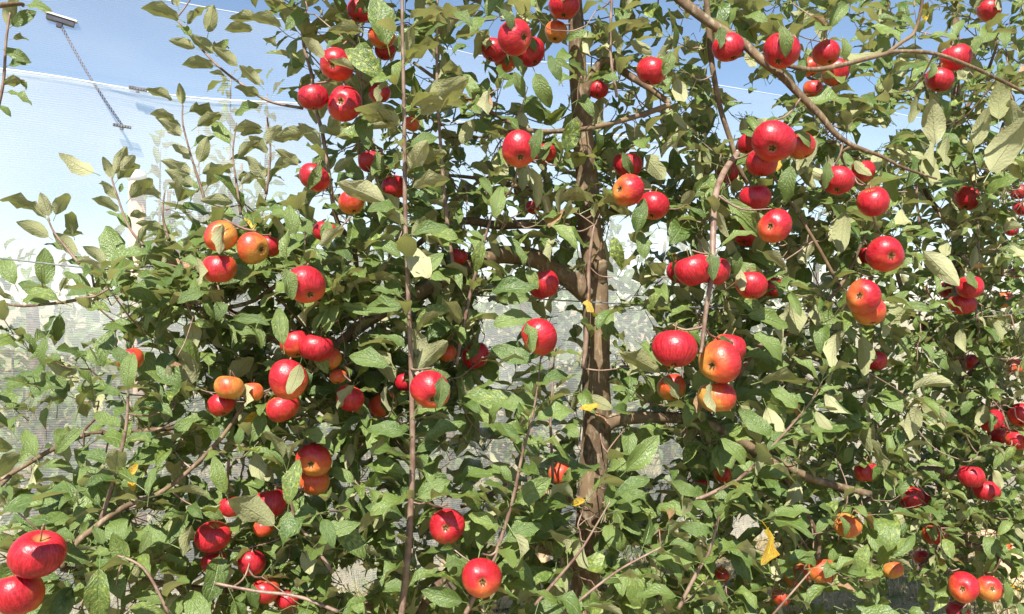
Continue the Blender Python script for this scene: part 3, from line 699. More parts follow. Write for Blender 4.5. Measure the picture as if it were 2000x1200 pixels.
# leafy shoots: points, px diameters, distances, leaf length in m, internode m, first leaf at (0..1)
SH = [
 ([(783,1215),(795,1100),(803,980),(806,850),(803,720),(797,560),(792,420),(789,200),(786,60),(786,-60)], [14,12,10,8,6], [1.62,1.6,1.56], .086, .021, .02),
 ([(592,212),(525,198),(472,165),(430,133),(395,98),(371,66),(343,38)], [6,5,3], [1.85], 0, 0, 0),
 ([(402,396),(385,343),(371,297),(357,241),(357,205)], [6,4,3], [1.8], 0, 0, 0),
 ([(280,480),(250,440),(224,368),(217,345)], [6,4,3], [1.75], 0, 0, 0),
 ([(155,516),(130,485),(105,453),(93,425)], [6,4,3], [1.72], 0, 0, 0),
 ([(651,400),(644,350),(630,262),(616,210),(609,147),(595,98),(588,52),(571,0),(560,-60)], [9,7,6], [1.8], .078, .034, .1),
 ([(885,520),(872,420),(862,300),(855,200),(853,90),(855,-20)], [8,6,5], [1.75], .07, .036, .05),
 ([(1205,190),(1192,100),(1195,0),(1197,-60)], [6,5], [1.85], .066, .036, .1),
 ([(891,712),(902,656),(916,586),(937,505),(954,442),(965,405)], [8,7,4], [1.72], .08, .036, .2),
 ([(909,1200),(930,1158),(958,1109),(982,1042),(1003,969),(1021,885),(1035,832),(1048,770),(1056,700)], [10,8,6,3], [1.6], .088, .019, .05),
 ([(1082,983),(1075,822),(1077,785),(1084,670)], [6,5,3], [1.8], .075, .032, .1),
 ([(1045,1182),(1098,1120),(1133,1077),(1157,1039),(1192,980)], [7,5,3], [1.62], .085, .018, .05),
 ([(1300,993),(1370,972),(1422,948),(1454,927),(1496,885),(1545,832),(1587,780),(1605,745)], [8,7,5,3], [1.85,1.75], .085, .019, .05),
 ([(1325,1190),(1363,1116),(1384,1081),(1398,1032),(1408,1000)], [8,6,4], [1.6], .09, .019, .05),
 ([(196,1018),(224,934),(245,843),(250,780),(250,735)], [9,7,4], [1.5], .078, .022, .1),
 ([(1140,720),(1148,620),(1150,520),(1160,440)], [11,9,5], [1.88], .07, .05, .15),
 ([(1368,690),(1372,670),(1380,600),(1391,530),(1393,460),(1398,380),(1418,330),(1440,300)], [6,9,12,13,12], [1.7,1.72,1.95], .085, .05, .2),
 ([(330,1200),(280,1110),(210,1080)], [6,5], [1.4], .08, .034, .1),
 ([(650,1120),(610,1060),(575,1010),(560,920)], [8,6,4], [1.55], .09, .04, .2),
 ([(420,1140),(500,1155),(580,1165),(660,1195)], [6,7], [1.5], .08, .034, .1),
 ([(1506,1205),(1545,1160),(1583,1116)], [5,3], [1.75], .07, .022, .2),
 ([(1100,1200),(1200,1120),(1290,1070)], [6,4], [1.6], .085, .018, .02),
]
ga = 2.399963
def grow(tree, path, L0, step, t0, face=.5):
    seg = np.linalg.norm(np.diff(path, axis=0), axis=1); S = np.concatenate([[0], np.cumsum(seg)]); tot = S[-1]; s = t0*tot; i = 0; az = random.uniform(0, 6)
    while s < tot:
        p = np.array([np.interp(s, S, path[:,k]) for k in range(3)]); q = np.array([np.interp(min(s+.01, tot), S, path[:,k]) for k in range(3)]); q0 = np.array([np.interp(max(s-.01,0), S, path[:,k]) for k in range(3)])
        ax = q-q0; ax /= np.linalg.norm(ax)+1e-9
        spur_leaf(tree, p, ax, az, L0*random.uniform(.75,1.12)*(1-.25*(s/tot)**4), random.uniform(.75,1.25), .55)
        az += ga+random.uniform(-.3,.3); s += step*random.uniform(.75,1.25)
    for k in range(3):
        az += 2.1; spur_leaf(tree, path[-1], ax, az, L0*random.uniform(.5,.8), random.uniform(.3,.7), .3)
def spur_leaf(tree, p, ax, az, L, open_, keep, check=True):
    a = np.cross(ax, [0,0,1.]); 
    if np.linalg.norm(a) < .1: a = np.array([1.,0,0])
    a /= np.linalg.norm(a); b = np.cross(ax, a); rad = a*math.cos(az)+b*math.sin(az)
    d = ax*math.cos(open_)+rad*math.sin(open_); n = ax*math.sin(open_)-rad*math.cos(open_)
    d[2] *= .7; n = .45*n + np.array([0,0,.95]) + SUNV*random.uniform(-.1,.45) + RNG.normal(0,.36,3); d = d + RNG.normal(0,.16,3)
    fx, fy = p[0]/p[1]*F+1000, 600-(p[2]-H)/p[1]*F
    if random.random() < (.14 if fx > 1150 and fy < 850 else .08 if fy < 560 else .05):     # hanging limp, underside out
        d = d*.5+np.array([RNG.normal(0,.35), RNG.normal(0,.3), -.75]); n = np.array([RNG.normal(0,.4), .9, .25])
    k = random.randrange(20); M = frame(d, n, L, random.choice((-1,1)))
    # x axis flipped mirrors the leaf; keep it right-handed so that the upper side stays up
    if np.linalg.det(M) < 0: M[:,0] *= -1
    if check and blocks_apple(p, M, k, keep*.22): return None
    return add_leaf(p, M, k, tree)
for pts, dia, D, L, st_, t0 in SH:
    path = limb('main', 'shoot', pts, dia, D, M_SHOOT, 7, 6, .10)
    if L: grow('main', path, L, st_, t0)
# left neighbour: hidden trunk, one limb, shoots reaching into the frame
limb('left', 'trunk', [(-760,-250),(-720,100),(-680,600),(-620,1100),(-595,2170)], [50,70,80,90,100], [1.30], sides=12)
limb('left', 'branch', [(-700,420),(-500,330),(-250,330),(-60,310)], [40,26,14,9], [1.3,1.5,1.7])
limb('left', 'branch', [(-690,900),(-500,960),(-250,1010),(-60,985),(20,930)], [40,26,14,9], [1.3,1.45,1.58])
limb('left', 'shoot', [(-60,310),(-20,260),(5,170),(12,80),(20,25)], [8,6,4], [1.7], M_SHOOT)
limb('left', 'branch', [(-700,100),(-400,40),(-100,20),(30,8),(45,12)], [30,18,10,5], [1.3,1.6,1.75])
# right neighbour
limb('right', 'trunk', [(1868,-200),(1866,200),(1872,600),(1874,1000),(1871,1370)], [10,16,24,28,36], [2.85], sides=10)
for pts, dia, D in [
 ([(1872,700),(1800,640),(1760,560),(1740,480)], [20,12,6], [2.62,2.6]), ([(1872,760),(1940,690),(2010,640),(2060,560)], [20,12,6], [2.62,2.7]),
 ([(1874,930),(1800,920),(1720,960),(1660,1000)], [22,14,7], [2.62,2.5,2.4]), ([(1874,960),(1960,930),(2050,900)], [22,14,8], [2.62,2.7]),
 ([(1868,450),(1810,380),(1790,300)], [16,9,5], [2.62,2.6]), ([(1868,420),(1930,330),(1960,240)], [16,9,5], [2.62,2.6]),
 ([(1873,1060),(1830,1080),(1780,1120)], [16,9,5], [2.6,2.5]), ([(1873,1060),(1940,1080),(1990,1120)], [16,9,5], [2.6,2.55]),
 ([(1867,260),(1820,200),(1800,140)], [12,7,4], [2.62,2.55]), ([(1867,240),(1920,160),(1950,80)], [12,7,4], [2.62,2.55])]:
    limb('right', 'branch', pts, dia, D)
for pts in [[(1880,500),(1898,530),(1909,628),(1923,691),(1944,757),(1958,806),(1975,850)], [(1911,540),(1911,460),(1911,390)], [(1958,540),(1960,460),(1962,390)], [(1713,892),(1755,843),(1797,794)], [(1800,460),(1790,380),(1800,300)]]:
    p = limb('right', 'shoot', pts, [5,5,4], [2.45], M_SHOOT, 6); grow('right', p, .072, .034, .1)

# ------------------------------------------------------------------ leaves seen one by one in the photo: base, tip, side (u upper, d underside, e edge), distance factor, kind
PL = """362,45,290,14,d 350,22,337,-18,d 372,42,404,14,e 405,74,415,20,d 390,98,342,79,d 425,112,380,75,d 432,100,444,78,u 472,138,428,98,d 444,150,416,142,d
462,158,407,172,e 516,176,479,138,d 519,203,465,220,u 346,202,297,178,d 357,212,352,170,d 350,237,302,221,d 361,274,315,240,d 374,256,428,221,d 386,328,402,277,d
383,347,328,322,d 386,372,334,341,d 398,378,445,322,d 370,388,338,362,d 196,343,128,310,d 222,357,206,314,d 219,352,243,294,d 228,340,260,307,d 216,366,198,358,d
233,380,238,360,u 246,398,293,350,d 241,420,194,391,d 82,418,24,384,d 98,432,82,387,d 104,432,132,377,d 104,470,47,436,d 146,470,136,417,d 156,507,114,462,d
36,570,4,503,u 88,572,87,498,u 32,594,-18,566,d 116,588,52,563,u 113,598,54,584,u 118,601,112,662,u 191,546,158,508,u 212,527,174,484,d
12,62,22,14,d,L 15,58,54,31,d,L 18,78,52,74,d,L 4,96,44,111,d,L 10,132,44,121,d,L 14,150,48,166,d,L 4,180,47,191,d,L -8,205,14,219,e,L -8,172,40,158,u,L 42,20,24,-8,d,L 44,12,86,14,e,L
790,132,801,62,d 762,168,690,108,u 788,264,714,203,d 800,242,896,163,d 724,68,654,54,d 762,112,735,8,u 796,328,866,294,d 772,408,679,364,d 799,444,758,412,d 797,468,829,428,d
852,412,800,378,u 802,602,724,600,u 802,738,866,672,d 776,722,694,698,u 802,818,842,788,d 818,872,892,823,u 802,904,756,878,d 786,968,735,1002,u
944,577,1034,560,u 948,642,1028,618,u 1022,792,924,780,u 966,442,976,368,u 946,457,930,522,u 906,472,850,454,u 976,928,889,932,u 941,1012,909,948,u 906,1147,880,1083,u
1142,927,1068,884,u 1211,932,1277,863,u 1276,962,1208,976,u 1026,1062,1128,1034,u 960,1152,1047,1118,u 1134,1128,1162,1194,u 1289,1138,1322,1198,u
1400,1037,1421,953,u 1386,1012,1298,988,u 1456,931,1528,924,u 1430,932,1414,868,u 1531,862,1602,837,u 1405,378,1477,447,u 1426,503,1492,557,u 1440,613,1528,633,u 1456,643,1522,692,u
1476,488,1532,520,d 1655,393,1640,484,d 1788,478,1857,542,d 1643,637,1618,712,d 1680,638,1692,724,d 1306,742,1222,688,d 1466,752,1563,738,d 1436,778,1477,852,d 1490,778,1522,862,d
1548,217,1643,188,u 1921,358,1992,250,d 1730,328,1747,388,u 1546,310,1536,388,u 1508,345,1522,312,u,Y 196,1086,192,1197,u,F 76,907,48,842,u 104,897,147,842,u 168,958,22,1006,u,F
562,1003,576,912,u 446,977,418,902,u 552,1042,463,972,d 610,1072,688,1018,u 250,1112,224,1048,u 352,1072,252,1038,u 262,968,258,930,u,Y 246,937,267,908,u,Y
556,692,544,608,u 454,565,416,504,u 508,542,458,508,u 250,772,256,698,u 476,482,494,420,u,Y 581,472,564,408,u 618,492,664,448,d 644,492,687,502,u
360,715,335,712,u,B 1366,760,1362,800,d,B 1150,975,1118,985,u,Y 1580,30,1612,46,d,B 1178,795,1140,800,u,Y 1195,450,1212,515,u,M 1480,1010,1432,985,u 1590,1050,1618,1010,u
1830,300,1822,210,d 1950,250,1958,160,d 1770,250,1790,200,d 1860,250,1840,320,d 1900,300,1925,225,d 1985,290,1975,210,d 1240,470,1255,400,u 1262,520,1250,455,u 1300,560,1268,600,u
640,120,600,80,d 700,140,655,120,d 560,60,500,30,d 545,95,520,75,d 520,40,460,35,d 505,60,450,55,d 560,240,520,275,d 610,260,545,270,d 590,330,545,300,d
1100,170,1075,115,u 960,165,940,225,d 1000,130,1020,180,u 1040,130,1070,200,u 930,60,890,25,u 920,90,885,100,u 880,110,905,85,u""".split()
def nodes(pts, Ds, step, ln, tree='main'):     # leaves one after another up both sides of a shoot
    ys = [p[1] for p in pts]; y = ys[0]-20; k = 0
    while y > max(ys[-1], -40):
        o = np.argsort(ys); x = np.interp(y, np.array(ys)[o], np.array([p[0] for p in pts])[o]); D = np.interp(y, np.array(ys)[o], np.array(Ds)[o]); sg = 1 if k % 2 else -1
        l = ln*random.uniform(.75,1.15); an = R(random.uniform(5, 52))
        PL.append('%.1f,%.1f,%.1f,%.1f,%s,N,%.3f' % (x, y, x+sg*l*math.cos(an), y-l*math.sin(an), 'd' if y < 480 and random.random() < .7 else 'u', D)); y -= step*random.uniform(.8,1.2); k += 1
nodes([(783,1215),(795,1100),(803,980),(806,850),(803,720),(797,560),(792,420),(789,200),(786,-60)], [1.62,1.615,1.61,1.6,1.59,1.58,1.575,1.565,1.555], 44, 72)
nodes([(909,1200),(930,1158),(958,1109),(982,1042),(1003,969),(1021,885),(1035,832),(1048,770),(1056,700)], [1.595]*9, 38, 74)
nodes([(1045,1182),(1098,1120),(1133,1077),(1157,1039),(1192,980)], [1.615]*5, 36, 72)
nodes([(1300,993),(1370,972),(1422,948),(1454,927),(1496,885),(1545,832),(1587,780),(1605,745)], [1.84,1.83,1.82,1.8,1.79,1.78,1.76,1.745], 26, 70)
nodes([(1325,1190),(1363,1116),(1384,1081),(1398,1032),(1408,1000)], [1.595]*5, 36, 76)
nodes([(196,1018),(224,934),(245,843),(250,780),(250,735)], [1.495]*5, 40, 70)
nodes([(651,400),(644,350),(630,262),(616,210),(609,147),(595,98),(588,52),(571,0),(560,-60)], [1.795]*9, 40, 64)
for pts in ([(592,212),(525,198),(472,165),(430,133),(395,98),(371,66),(343,38)], [(402,396),(385,343),(371,297),(357,241),(357,205)], [(280,480),(250,440),(224,368),(217,345)], [(155,516),(130,485),(105,453),(93,425)]):
    nodes(pts, [1.80]*len(pts), 30, 56)
for pts in ([(470,420),(462,360),(455,300),(462,240)], [(520,380),(528,300),(522,230)], [(330,470),(318,420),(322,372)], [(190,600),(180,540),(172,500)], [(700,300),(706,180),(698,60),(700,-30)]):
    D_ = 1.78; limb('main', 'shoot', pts, [6,4,3], [D_], M_SHOOT, 6, 5, .1); nodes(pts, [D_-.005]*len(pts), 27, 58)
for tok in PL:
    f = tok.split(','); bx, by, tx, ty = map(float, f[:4]); side = f[4]; kd = f[5] if len(f) > 5 else ''
    tree = 'left' if kd == 'L' else 'main'
    D = 1.70 if kd == 'L' else (float(f[6]) if kd == 'N' else 1.76 if (bx < 540 and by < 620) else base_D((bx+tx)/2)*(.78 if kd == 'F' else .90))
    if kd == 'L': side = random.choice('uud')
    p, q = np.array(P(bx, by, D)), np.array(P(tx, ty, D)); L2 = np.linalg.norm(q-p); d = (q-p)/L2
    view = -(p-np.array([0,0,H])); view /= np.linalg.norm(view); up = np.array([0,0,1.])
    if side == 'u': n = view*.75+up*.55+RNG.normal(0,.18,3); d = d+view*random.uniform(-.2,.25)
    elif side == 'd': n = -view*.75+up*.6+RNG.normal(0,.2,3); d = d+view*random.uniform(-.1,.3)
    else: n = up+RNG.normal(0,.2,3)
    k = 20+random.randrange(8); L = L2/(1.02 if kd != 'L' else .85)
    if side == 'u' and abs(np.dot(d, up)) > .8: n = view+RNG.normal(0,.15,3)
    M = frame(d, n, L)
    if np.linalg.det(M) < 0: M[:,0] *= -1
    t = tint(); t = (t[0], 0., t[2])
    if kd == 'Y': t = (t[0], .5, .3)
    if kd == 'B': t = (t[0], .97, 0)
    if kd == 'M': t = (t[0], 0, 1.)
    if kd == 'N' and len(AC) and blocks_apple(p, M, k, .2): continue
    add_leaf(p, M, k, tree, t, True)

# ------------------------------------------------------------------ fill: spurs with rosettes until the crown is as dense as in the photo
DENS = ["3000346887575565677567 67".replace(' ', '')+"", "3000142688755366745557788"[:25], "2000334688867576753667789", "0021332688777786777887799", "1244555688887887789888899",
 "1435688889987875789999999", "3468999989986665689899999", "3468998999984444599999999", "4458899999984446898999999", "6667899999998767899989999",
 "5568989999867757999999999", "6688889988876897699999999", "8988889998889888988799999"[:25], "6899899988898 9698858998 88".replace(' ', ''), "7888999988798878996875677"]
DENS = [d.ljust(25, '7')[:25] for d in DENS]
DEN = np.array([[int(c) for c in d] for d in DENS])/9.0*.985
DEN[0:6, 15:25] = np.minimum(.985, DEN[0:6, 15:25]+.09); DEN[4:15, 20:25] = np.minimum(.992, DEN[4:15, 20:25]+.01)
def cell_cov(i, j): return cover[j*16:(j+1)*16, i*16:(i+1)*16].mean()
ALLW = {k: np.concatenate(v) for k, v in WOODPTS.items()}
def twig_from(tree, p):
    W = ALLW[tree]; d = np.linalg.norm(W-p, axis=1); i = int(d.argmin())
    return W[i], d[i]
def add_twig(tree, q, p, r0=.0022, r1=.0014, force=False):
    m = (q+p)/2+RNG.normal(0,.06,3)*np.linalg.norm(p-q)+np.array([0,0,-.12*np.linalg.norm(p-q)])
    path, rr = smooth_path([q, m, p], [r0, (r0+r1)/2, r1], 4)
    px, py = path[:,0]/path[:,1]*F+1000, 600-(path[:,2]-H)/path[:,1]*F
    g = ((px[None]-GAPS[:,0,None])/GAPS[:,2,None])**2+((py[None]-GAPS[:,1,None])/GAPS[:,3,None])**2
    if (g < 1.2).any() and not force: return
    TREES[tree]['twigs'].append((path, rr)); ALLW[tree] = np.vstack([ALLW[tree], path[2::3]])
tries = 0
for rnd_ in range(26):
    order = [(i, j) for i in range(25) for j in range(15)]; random.shuffle(order)
    for i, j in order:
        tgt = DEN[j, i]
        if tgt < .05 or cell_cov(i, j) >= tgt-.02: continue
        px, py = (i+random.random())*80, (j+random.random())*80
        if (px < 560 and py < 330) or (px < 250 and py < 480): continue
        rt = px > 1750+random.uniform(-40,40) and (py > 330+random.uniform(-60,60) or random.random() < .4)
        if rt: D = random.uniform(2.32, 2.95); tree = 'right'; L0 = random.uniform(.060,.080)
        else: D = base_D(px)*random.uniform(.95, 1.24); tree = 'main'; L0 = random.uniform(.070,.108)*min(1., (D/1.95)**.9)
        if py > 980 and not rt: D *= random.uniform(.9, 1.0)
        if px < 560 and py < 560: D = random.uniform(1.72, 1.95)
        p = np.array(P(px, py, D)); q, dd = twig_from(tree, p)
        if dd > .22:
            if rnd_ < 14: p = q+(p-q)*.2/dd
            else: q = p-np.array([random.uniform(-.02,.02), -.02, random.uniform(.05,.09)])
        ax = (p-q)/(np.linalg.norm(p-q)+1e-6)*.6+np.array([random.uniform(-.4,.4), -.35, random.uniform(-.3,.9)]); ax /= np.linalg.norm(ax)
        n0 = len(LEAVES); az = random.uniform(0,6); nl = random.randint(4, 8)
        stem_ = [p-ax*.03, p]; ln = random.choice([.0, .02, .05, .09])
        for k in range(nl):
            pp_ = p+ax*ln*k/nl; az += ga+random.uniform(-.4,.4)
            gx = pp_[0]/pp_[1]*F+1000; gy = 600-(pp_[2]-H)/pp_[1]*F
            ci, cj = int(gx//80), int(gy//80)
            if 0 <= ci < 25 and 0 <= cj < 15 and (DEN[cj,ci] < .05 or cell_cov(ci,cj) > DEN[cj,ci]+.05): continue
            spur_leaf(tree, pp_, ax, az, L0*random.uniform(.58,1.18), random.uniform(.6,1.5), .45)
        if len(LEAVES) > n0:
            add_twig(tree, q, p); 
            if ln: add_twig(tree, p, p+ax*ln, .0014, .0008)
# a few leaves run over the frame's edges so that the crown goes on outside it
for _ in range(240):
    e = random.random()
    if e < .4: px, py = random.uniform(300, 2100), random.uniform(-120, -10)
    elif e < .7: px, py = random.uniform(-100, 2100), random.uniform(1210, 1330)
    else: px, py = random.uniform(2010, 2150), random.uniform(-60, 1250)
    tree = 'right' if px > 1800 else 'main'; D = base_D(px)*random.uniform(.95,1.2) if tree == 'main' else random.uniform(2.4,2.9)
    p = np.array(P(px, py, D)); q, dd = twig_from(tree, p); add_twig(tree, q if dd < .25 else p+np.array([0,0,.06]), p)
    ax = np.array([random.uniform(-.5,.5), -.3, random.uniform(-.2,.9)]); ax /= np.linalg.norm(ax); az = 0
    for k in range(5): az += ga; spur_leaf(tree, p, ax, az, random.uniform(.06,.09), random.uniform(.6,1.5), .5)
# the crown above the frame, whose shade falls on the netting behind
for _ in range(110):
    px, py = random.uniform(520, 1350), random.uniform(-520, -40); tree = 'right' if px > 1750 else 'main'
    p = np.array(P(px, py, base_D(px)*random.uniform(.98,1.22))); az = 0
    ax = np.array([random.uniform(-.5,.5), -.3, random.uniform(-.1,.9)]); ax /= np.linalg.norm(ax)
    for k in range(5): az += ga; spur_leaf(tree, p, ax, az, random.uniform(.07,.10), random.uniform(.6,1.5), .5)
# leaves of the fruit spurs that hang over part of an apple
for i in range(len(A)):
    if AR[i] < 21 or random.random() > .55: continue
    tree = 'right' if A[i][0] > 1760 and AD[i] > 2.25 else 'main'; r = AW[i]; sx = random.choice((-1,1))
    p = AC[i]+np.array([sx*r*random.uniform(.5,1.3), -r*random.uniform(.9,1.1), r*random.uniform(1.0,1.4)])
    q = AC[i]+np.array([sx*r*random.uniform(-.1,1.3), -r*random.uniform(1.1,1.4), r*random.uniform(-.7,.5)])
    d = q-p; L = max(np.linalg.norm(d)/1.15, random.uniform(.05,.062)); n = np.array([RNG.normal(0,.3), -.7, .6]) if random.random() < .7 else np.array([RNG.normal(0,.3), .7, .5])
    M = frame(d, n, L)
    if np.linalg.det(M) < 0: M[:,0] *= -1
    add_leaf(p, M, 20+random.randrange(8), tree)
# the deep, shaded back of the crown at the lower right
for _ in range(170):
    px, py = random.uniform(1380, 2020), random.uniform(640, 1130); rt = px > 1740
    p = np.array(P(px, py, random.uniform(2.55,3.0) if rt else base_D(px)*random.uniform(1.15,1.32))); az = 0
    ax = np.array([random.uniform(-.6,.6), -.4, random.uniform(-.4,.7)]); ax /= np.linalg.norm(ax)
    for k in range(5): az += ga; spur_leaf('right' if rt else 'main', p, ax, az, random.uniform(.065,.09), random.uniform(.6,1.5), .5)
# fruit spurs: every apple hangs from the nearest wood
for i in range(len(A)):
    tree = 'right' if A[i][0] > 1760 and AD[i] > 2.25 else 'main'
    p = AC[i]+np.array([0,.5,1.12])*AW[i]; q, dd = twig_from(tree, p); add_twig(tree, q if dd < .22 else p+np.array([.01,.06,.05]), p, .003, .0018, True)

# ------------------------------------------------------------------ which leaves show: those become parts, the rest one mesh
def visible():
    z = np.full((GY, GX), -1)
    for i in sorted(range(len(LEAVES)), key=lambda i: -LEAVES[i].pos[1]):
        cy, cx, _ = cells(LEAVES[i].pos, LEAVES[i].M, LEAVES[i].k); z[cy, cx] = i
    return np.bincount(z[z >= 0].ravel(), minlength=len(LEAVES))
cnt = visible()
keep_ = []
for i, l in enumerate(LEAVES):      # pruned for light: the sun reaches the ground behind the row
    g = l.pos-SUNV*(l.pos[2]/SUNV[2])
    thin = cnt[i] <= 3 and .75 < g[0] < 3.0 and 3.0 < g[1] < 4.6
    if not (thin and random.random() < .3): keep_.append(l)
print('pruned', len(LEAVES)-len(keep_)); LEAVES[:] = keep_; cnt = visible()
def joined_leaves(name, ls, base):
    V, Fv, U, T = [], [], [], []; off = 0
    for l in ls:
        v, fc, u, _ = TPL[l.k]; V.append(v @ l.M.T + (l.pos-base)); Fv.append(np.array(fc)+off); U.append(u); T.append(np.tile(l.tint, (len(v),1))); off += len(v)
    V = np.concatenate(V); Fv = np.concatenate(Fv); U = np.concatenate(U); T = np.concatenate(T)
    me = bpy.data.meshes.new(name); me.vertices.add(len(V)); me.vertices.foreach_set('co', V.astype(np.float32).ravel())
    nf = len(Fv); me.loops.add(nf*4); me.loops.foreach_set('vertex_index', Fv.astype(np.int32).ravel())
    me.polygons.add(nf); me.polygons.foreach_set('loop_start', np.arange(0, nf*4, 4, dtype=np.int32)); me.polygons.foreach_set('use_smooth', np.ones(nf, bool))
    me.update(calc_edges=True); me.validate()
    l = me.uv_layers.new(name='UVMap'); l.data.foreach_set('uv', U[Fv.ravel()].astype(np.float32).ravel())
    at = me.attributes.new('tint', 'FLOAT_VECTOR', 'POINT'); at.data.foreach_set('vector', T.astype(np.float32).ravel())
    me.materials.append(M_LEAF); return me
for key, T in TREES.items():
    ids = [i for i in range(len(LEAVES)) if LEAVES[i].tree == key]; ids.sort(key=lambda i: -(cnt[i]+(15 if LEAVES[i].force and cnt[i] else 0)))
    base = np.array(T['base']); top = [i for i in ids[:300] if cnt[i] > 0]; rest = [i for i in ids if i not in set(top)]
    for i in top:
        l = LEAVES[i]; M4 = Matrix(l.M.tolist()).to_4x4(); M4.translation = Vector(l.pos-base)
        o = obj('leaf', LEAF_ME[l.k], T['e'], M4); o.color = (*l.tint, 1)
    if rest:
        o = obj('foliage', joined_leaves('foliage', [LEAVES[i] for i in rest], base), T['e']); o['kind'] = 'stuff'; o.color = (0,0,0,1)
    tw = sorted(T['twigs'], key=lambda t: -len(t[0])*np.linalg.norm(t[0][-1]-t[0][0])/t[0][0][1])
    for path, rr in tw[:300]:
        V, Fc, U = tube(path-base, rr, 5, 0); obj('twig', mesh('twig', V, Fc, M_SHOOT, U), T['e'])
    if tw[300:]:
        V, Fc, U = [], [], []
        for path, rr in tw[300:]:
            v, f, u = tube(path-base, rr, 4, 0, False); b = len(V); V += v; U += u; Fc += [tuple(b+i for i in q) for q in f]
        obj('small_twigs', mesh('small_twigs', V, Fc, M_SHOOT, U), T['e'])['kind'] = 'stuff'
print('LEAVES', len(LEAVES), {k: sum(l.tree == k for l in LEAVES) for k in TREES}, {k: len(T['twigs']) for k, T in TREES.items()})

# ------------------------------------------------------------------ apples
def apple_mesh(seed):
    rs = np.random.default_rng(seed); nv, nu = 22, 28; V, Fc = [], []
    lob = rs.uniform(0, 6.28, 3); asym = rs.uniform(-.10,.10, 2); sq = .92
    for j in range(nv+1):
        t = math.pi*j/nv                                    # 0 = stem end
        r = math.sin(t)**.82 if 0 < t < math.pi else 0; z = math.cos(t)
        zz = z*sq
        for s_, cav, wd in ((1,.34,.36),(-1,.24,.27)):      # stem cavity, calyx basin
            if z*s_ > 0: zz -= s_*cav*math.exp(-(r/wd)**2)
        rr = r*(1-.10*max(0,-z)**1.2+.03*max(0,z))
        if j in (0, nv): V.append((0,0,zz)); continue
        for i in range(nu):
            a = 2*math.pi*i/nu
            m = 1+.03*math.cos(5*a+lob[0])*max(0,-z)**.5+.035*math.cos(2*a+lob[1])+.022*math.cos(3*a+lob[2])
            V.append((rr*m*math.cos(a), rr*m*math.sin(a), zz+asym[0]*rr*math.cos(a)+asym[1]*rr*math.sin(a)))
    ring = lambda j, i: 1+(j-1)*nu+i%nu; last = len(V)-1
    for i in range(nu):
        Fc.append((0, ring(1,i), ring(1,i+1))); Fc.append((last, ring(nv-1,i+1), ring(nv-1,i)))
        for j in range(1, nv-1): Fc.append((ring(j,i), ring(j+1,i), ring(j+1,i+1), ring(j,i+1)))
    return mesh('apple', V, Fc, M_APPLE)
AM = [apple_mesh(s) for s in range(7)]
def calyx_mesh():
    V, Fc = [], []
    for k in range(5):
        a = k*1.2566; b = len(V); ca, sa = math.cos(a), math.sin(a)
        for r, z, wd in ((.03,-.69,.06),(.10,-.755,.06),(.17,-.86,.015)):
            V += [(r*ca-wd*sa, r*sa+wd*ca, z), (r*ca+wd*sa, r*sa-wd*ca, z)]
        Fc += [(b,b+1,b+3,b+2),(b+2,b+3,b+5,b+4)]
    b = len(V)
    for k in range(8): V.append((.055*math.cos(k*.785), .055*math.sin(k*.785), -.715))
    V.append((0,0,-.69)); Fc += [(b+k, b+(k+1)%8, b+8) for k in range(8)]
    return mesh('calyx', V, Fc, M_SEPAL)
CAL = calyx_mesh()
V, Fc, U = tube([(0,0,.52),(.02,0,.8),(.08,0,1.08),(.14,.03,1.28)], [.035,.03,.032,.05], 6); STM = mesh('stalk', V, Fc, M_STALK, U)
def put_apple(c, rad, red, sp, calv, blush, label, group, i):
    z = -Vector(calv).normalized(); b = Vector(blush).normalized(); x = b-z*b.dot(z)
    if x.length < .05: x = Vector((1,.1,0))-z*Vector((1,.1,0)).dot(z)
    x.normalize(); y = z.cross(x); M = Matrix((x, y, z)).transposed().to_4x4() @ Matrix.Diagonal((rad*random.uniform(1.0,1.06), rad*random.uniform(1.0,1.06), rad*random.uniform(.94,1.04), 1)); M.translation = Vector(c)
    o = obj('apple', AM[i % 7], None, M); o.color = (red+random.uniform(-.22,.06), sp, random.random(), 1); tag(o, label, 'apple', group)
    obj('calyx', CAL, o); obj('stalk', STM, o); return o
BD = {'U': (0.05,-.75,.6), 'R': (.9,-.45,.25), 'L': (-.9,-.45,.25)}
for i, (px, py, r, red, sp, cal, bd, lab) in enumerate(A):
    view = -Vector(AC[i]-np.array([0,0,H])).normalized()
    if cal:
        dx, dy = cal; rgt = Vector((1,0,0)); rgt = (rgt-view*rgt.dot(view)).normalized(); upv = view.cross(rgt)
        if upv.z < 0: upv = -upv
        cv = rgt*dx-upv*dy+view*math.sqrt(max(.02, 1-dx*dx-dy*dy))
    else: cv = Vector((random.uniform(-.45,.45), random.uniform(-.5,.15), -1))
    put_apple(AC[i], AW[i], red, sp, cv, BD[bd], lab, 'apples hanging on the trees', i)

# ------------------------------------------------------------------ crates on the ground
def crate(loc, rz, label):
    e = empty('wooden_crate', loc); e.rotation_euler = (0,0,rz); tag(e, label, 'crate', 'wooden harvest crates'); L, W, Hh = .50, .34, .19
    def part(name, c, s): V, Fc = boxes([(c, s, 0)]); obj(name, mesh(name, V, Fc, M_WOOD, smooth=False), e)
    for sx in (-1,1):
        for sy in (-1,1): part('corner_post', (sx*(L/2-.018), sy*(W/2-.018), Hh/2+.004), (.030,.030,Hh))
    for k in range(3):
        z = .036+k*.062
        for sy in (-1,1): part('slat', (0, sy*(W/2), z+random.uniform(-.003,.003)), (L+.006,.006,.044))
        for sx in (-1,1): part('slat', (sx*(L/2), 0, z+random.uniform(-.003,.003)), (.006,W-.008,.044))
    for k in range(5): part('bottom_board', (0, -W/2+.034+k*.068, .010), (L-.012,.056,.007))
    return e, Hh
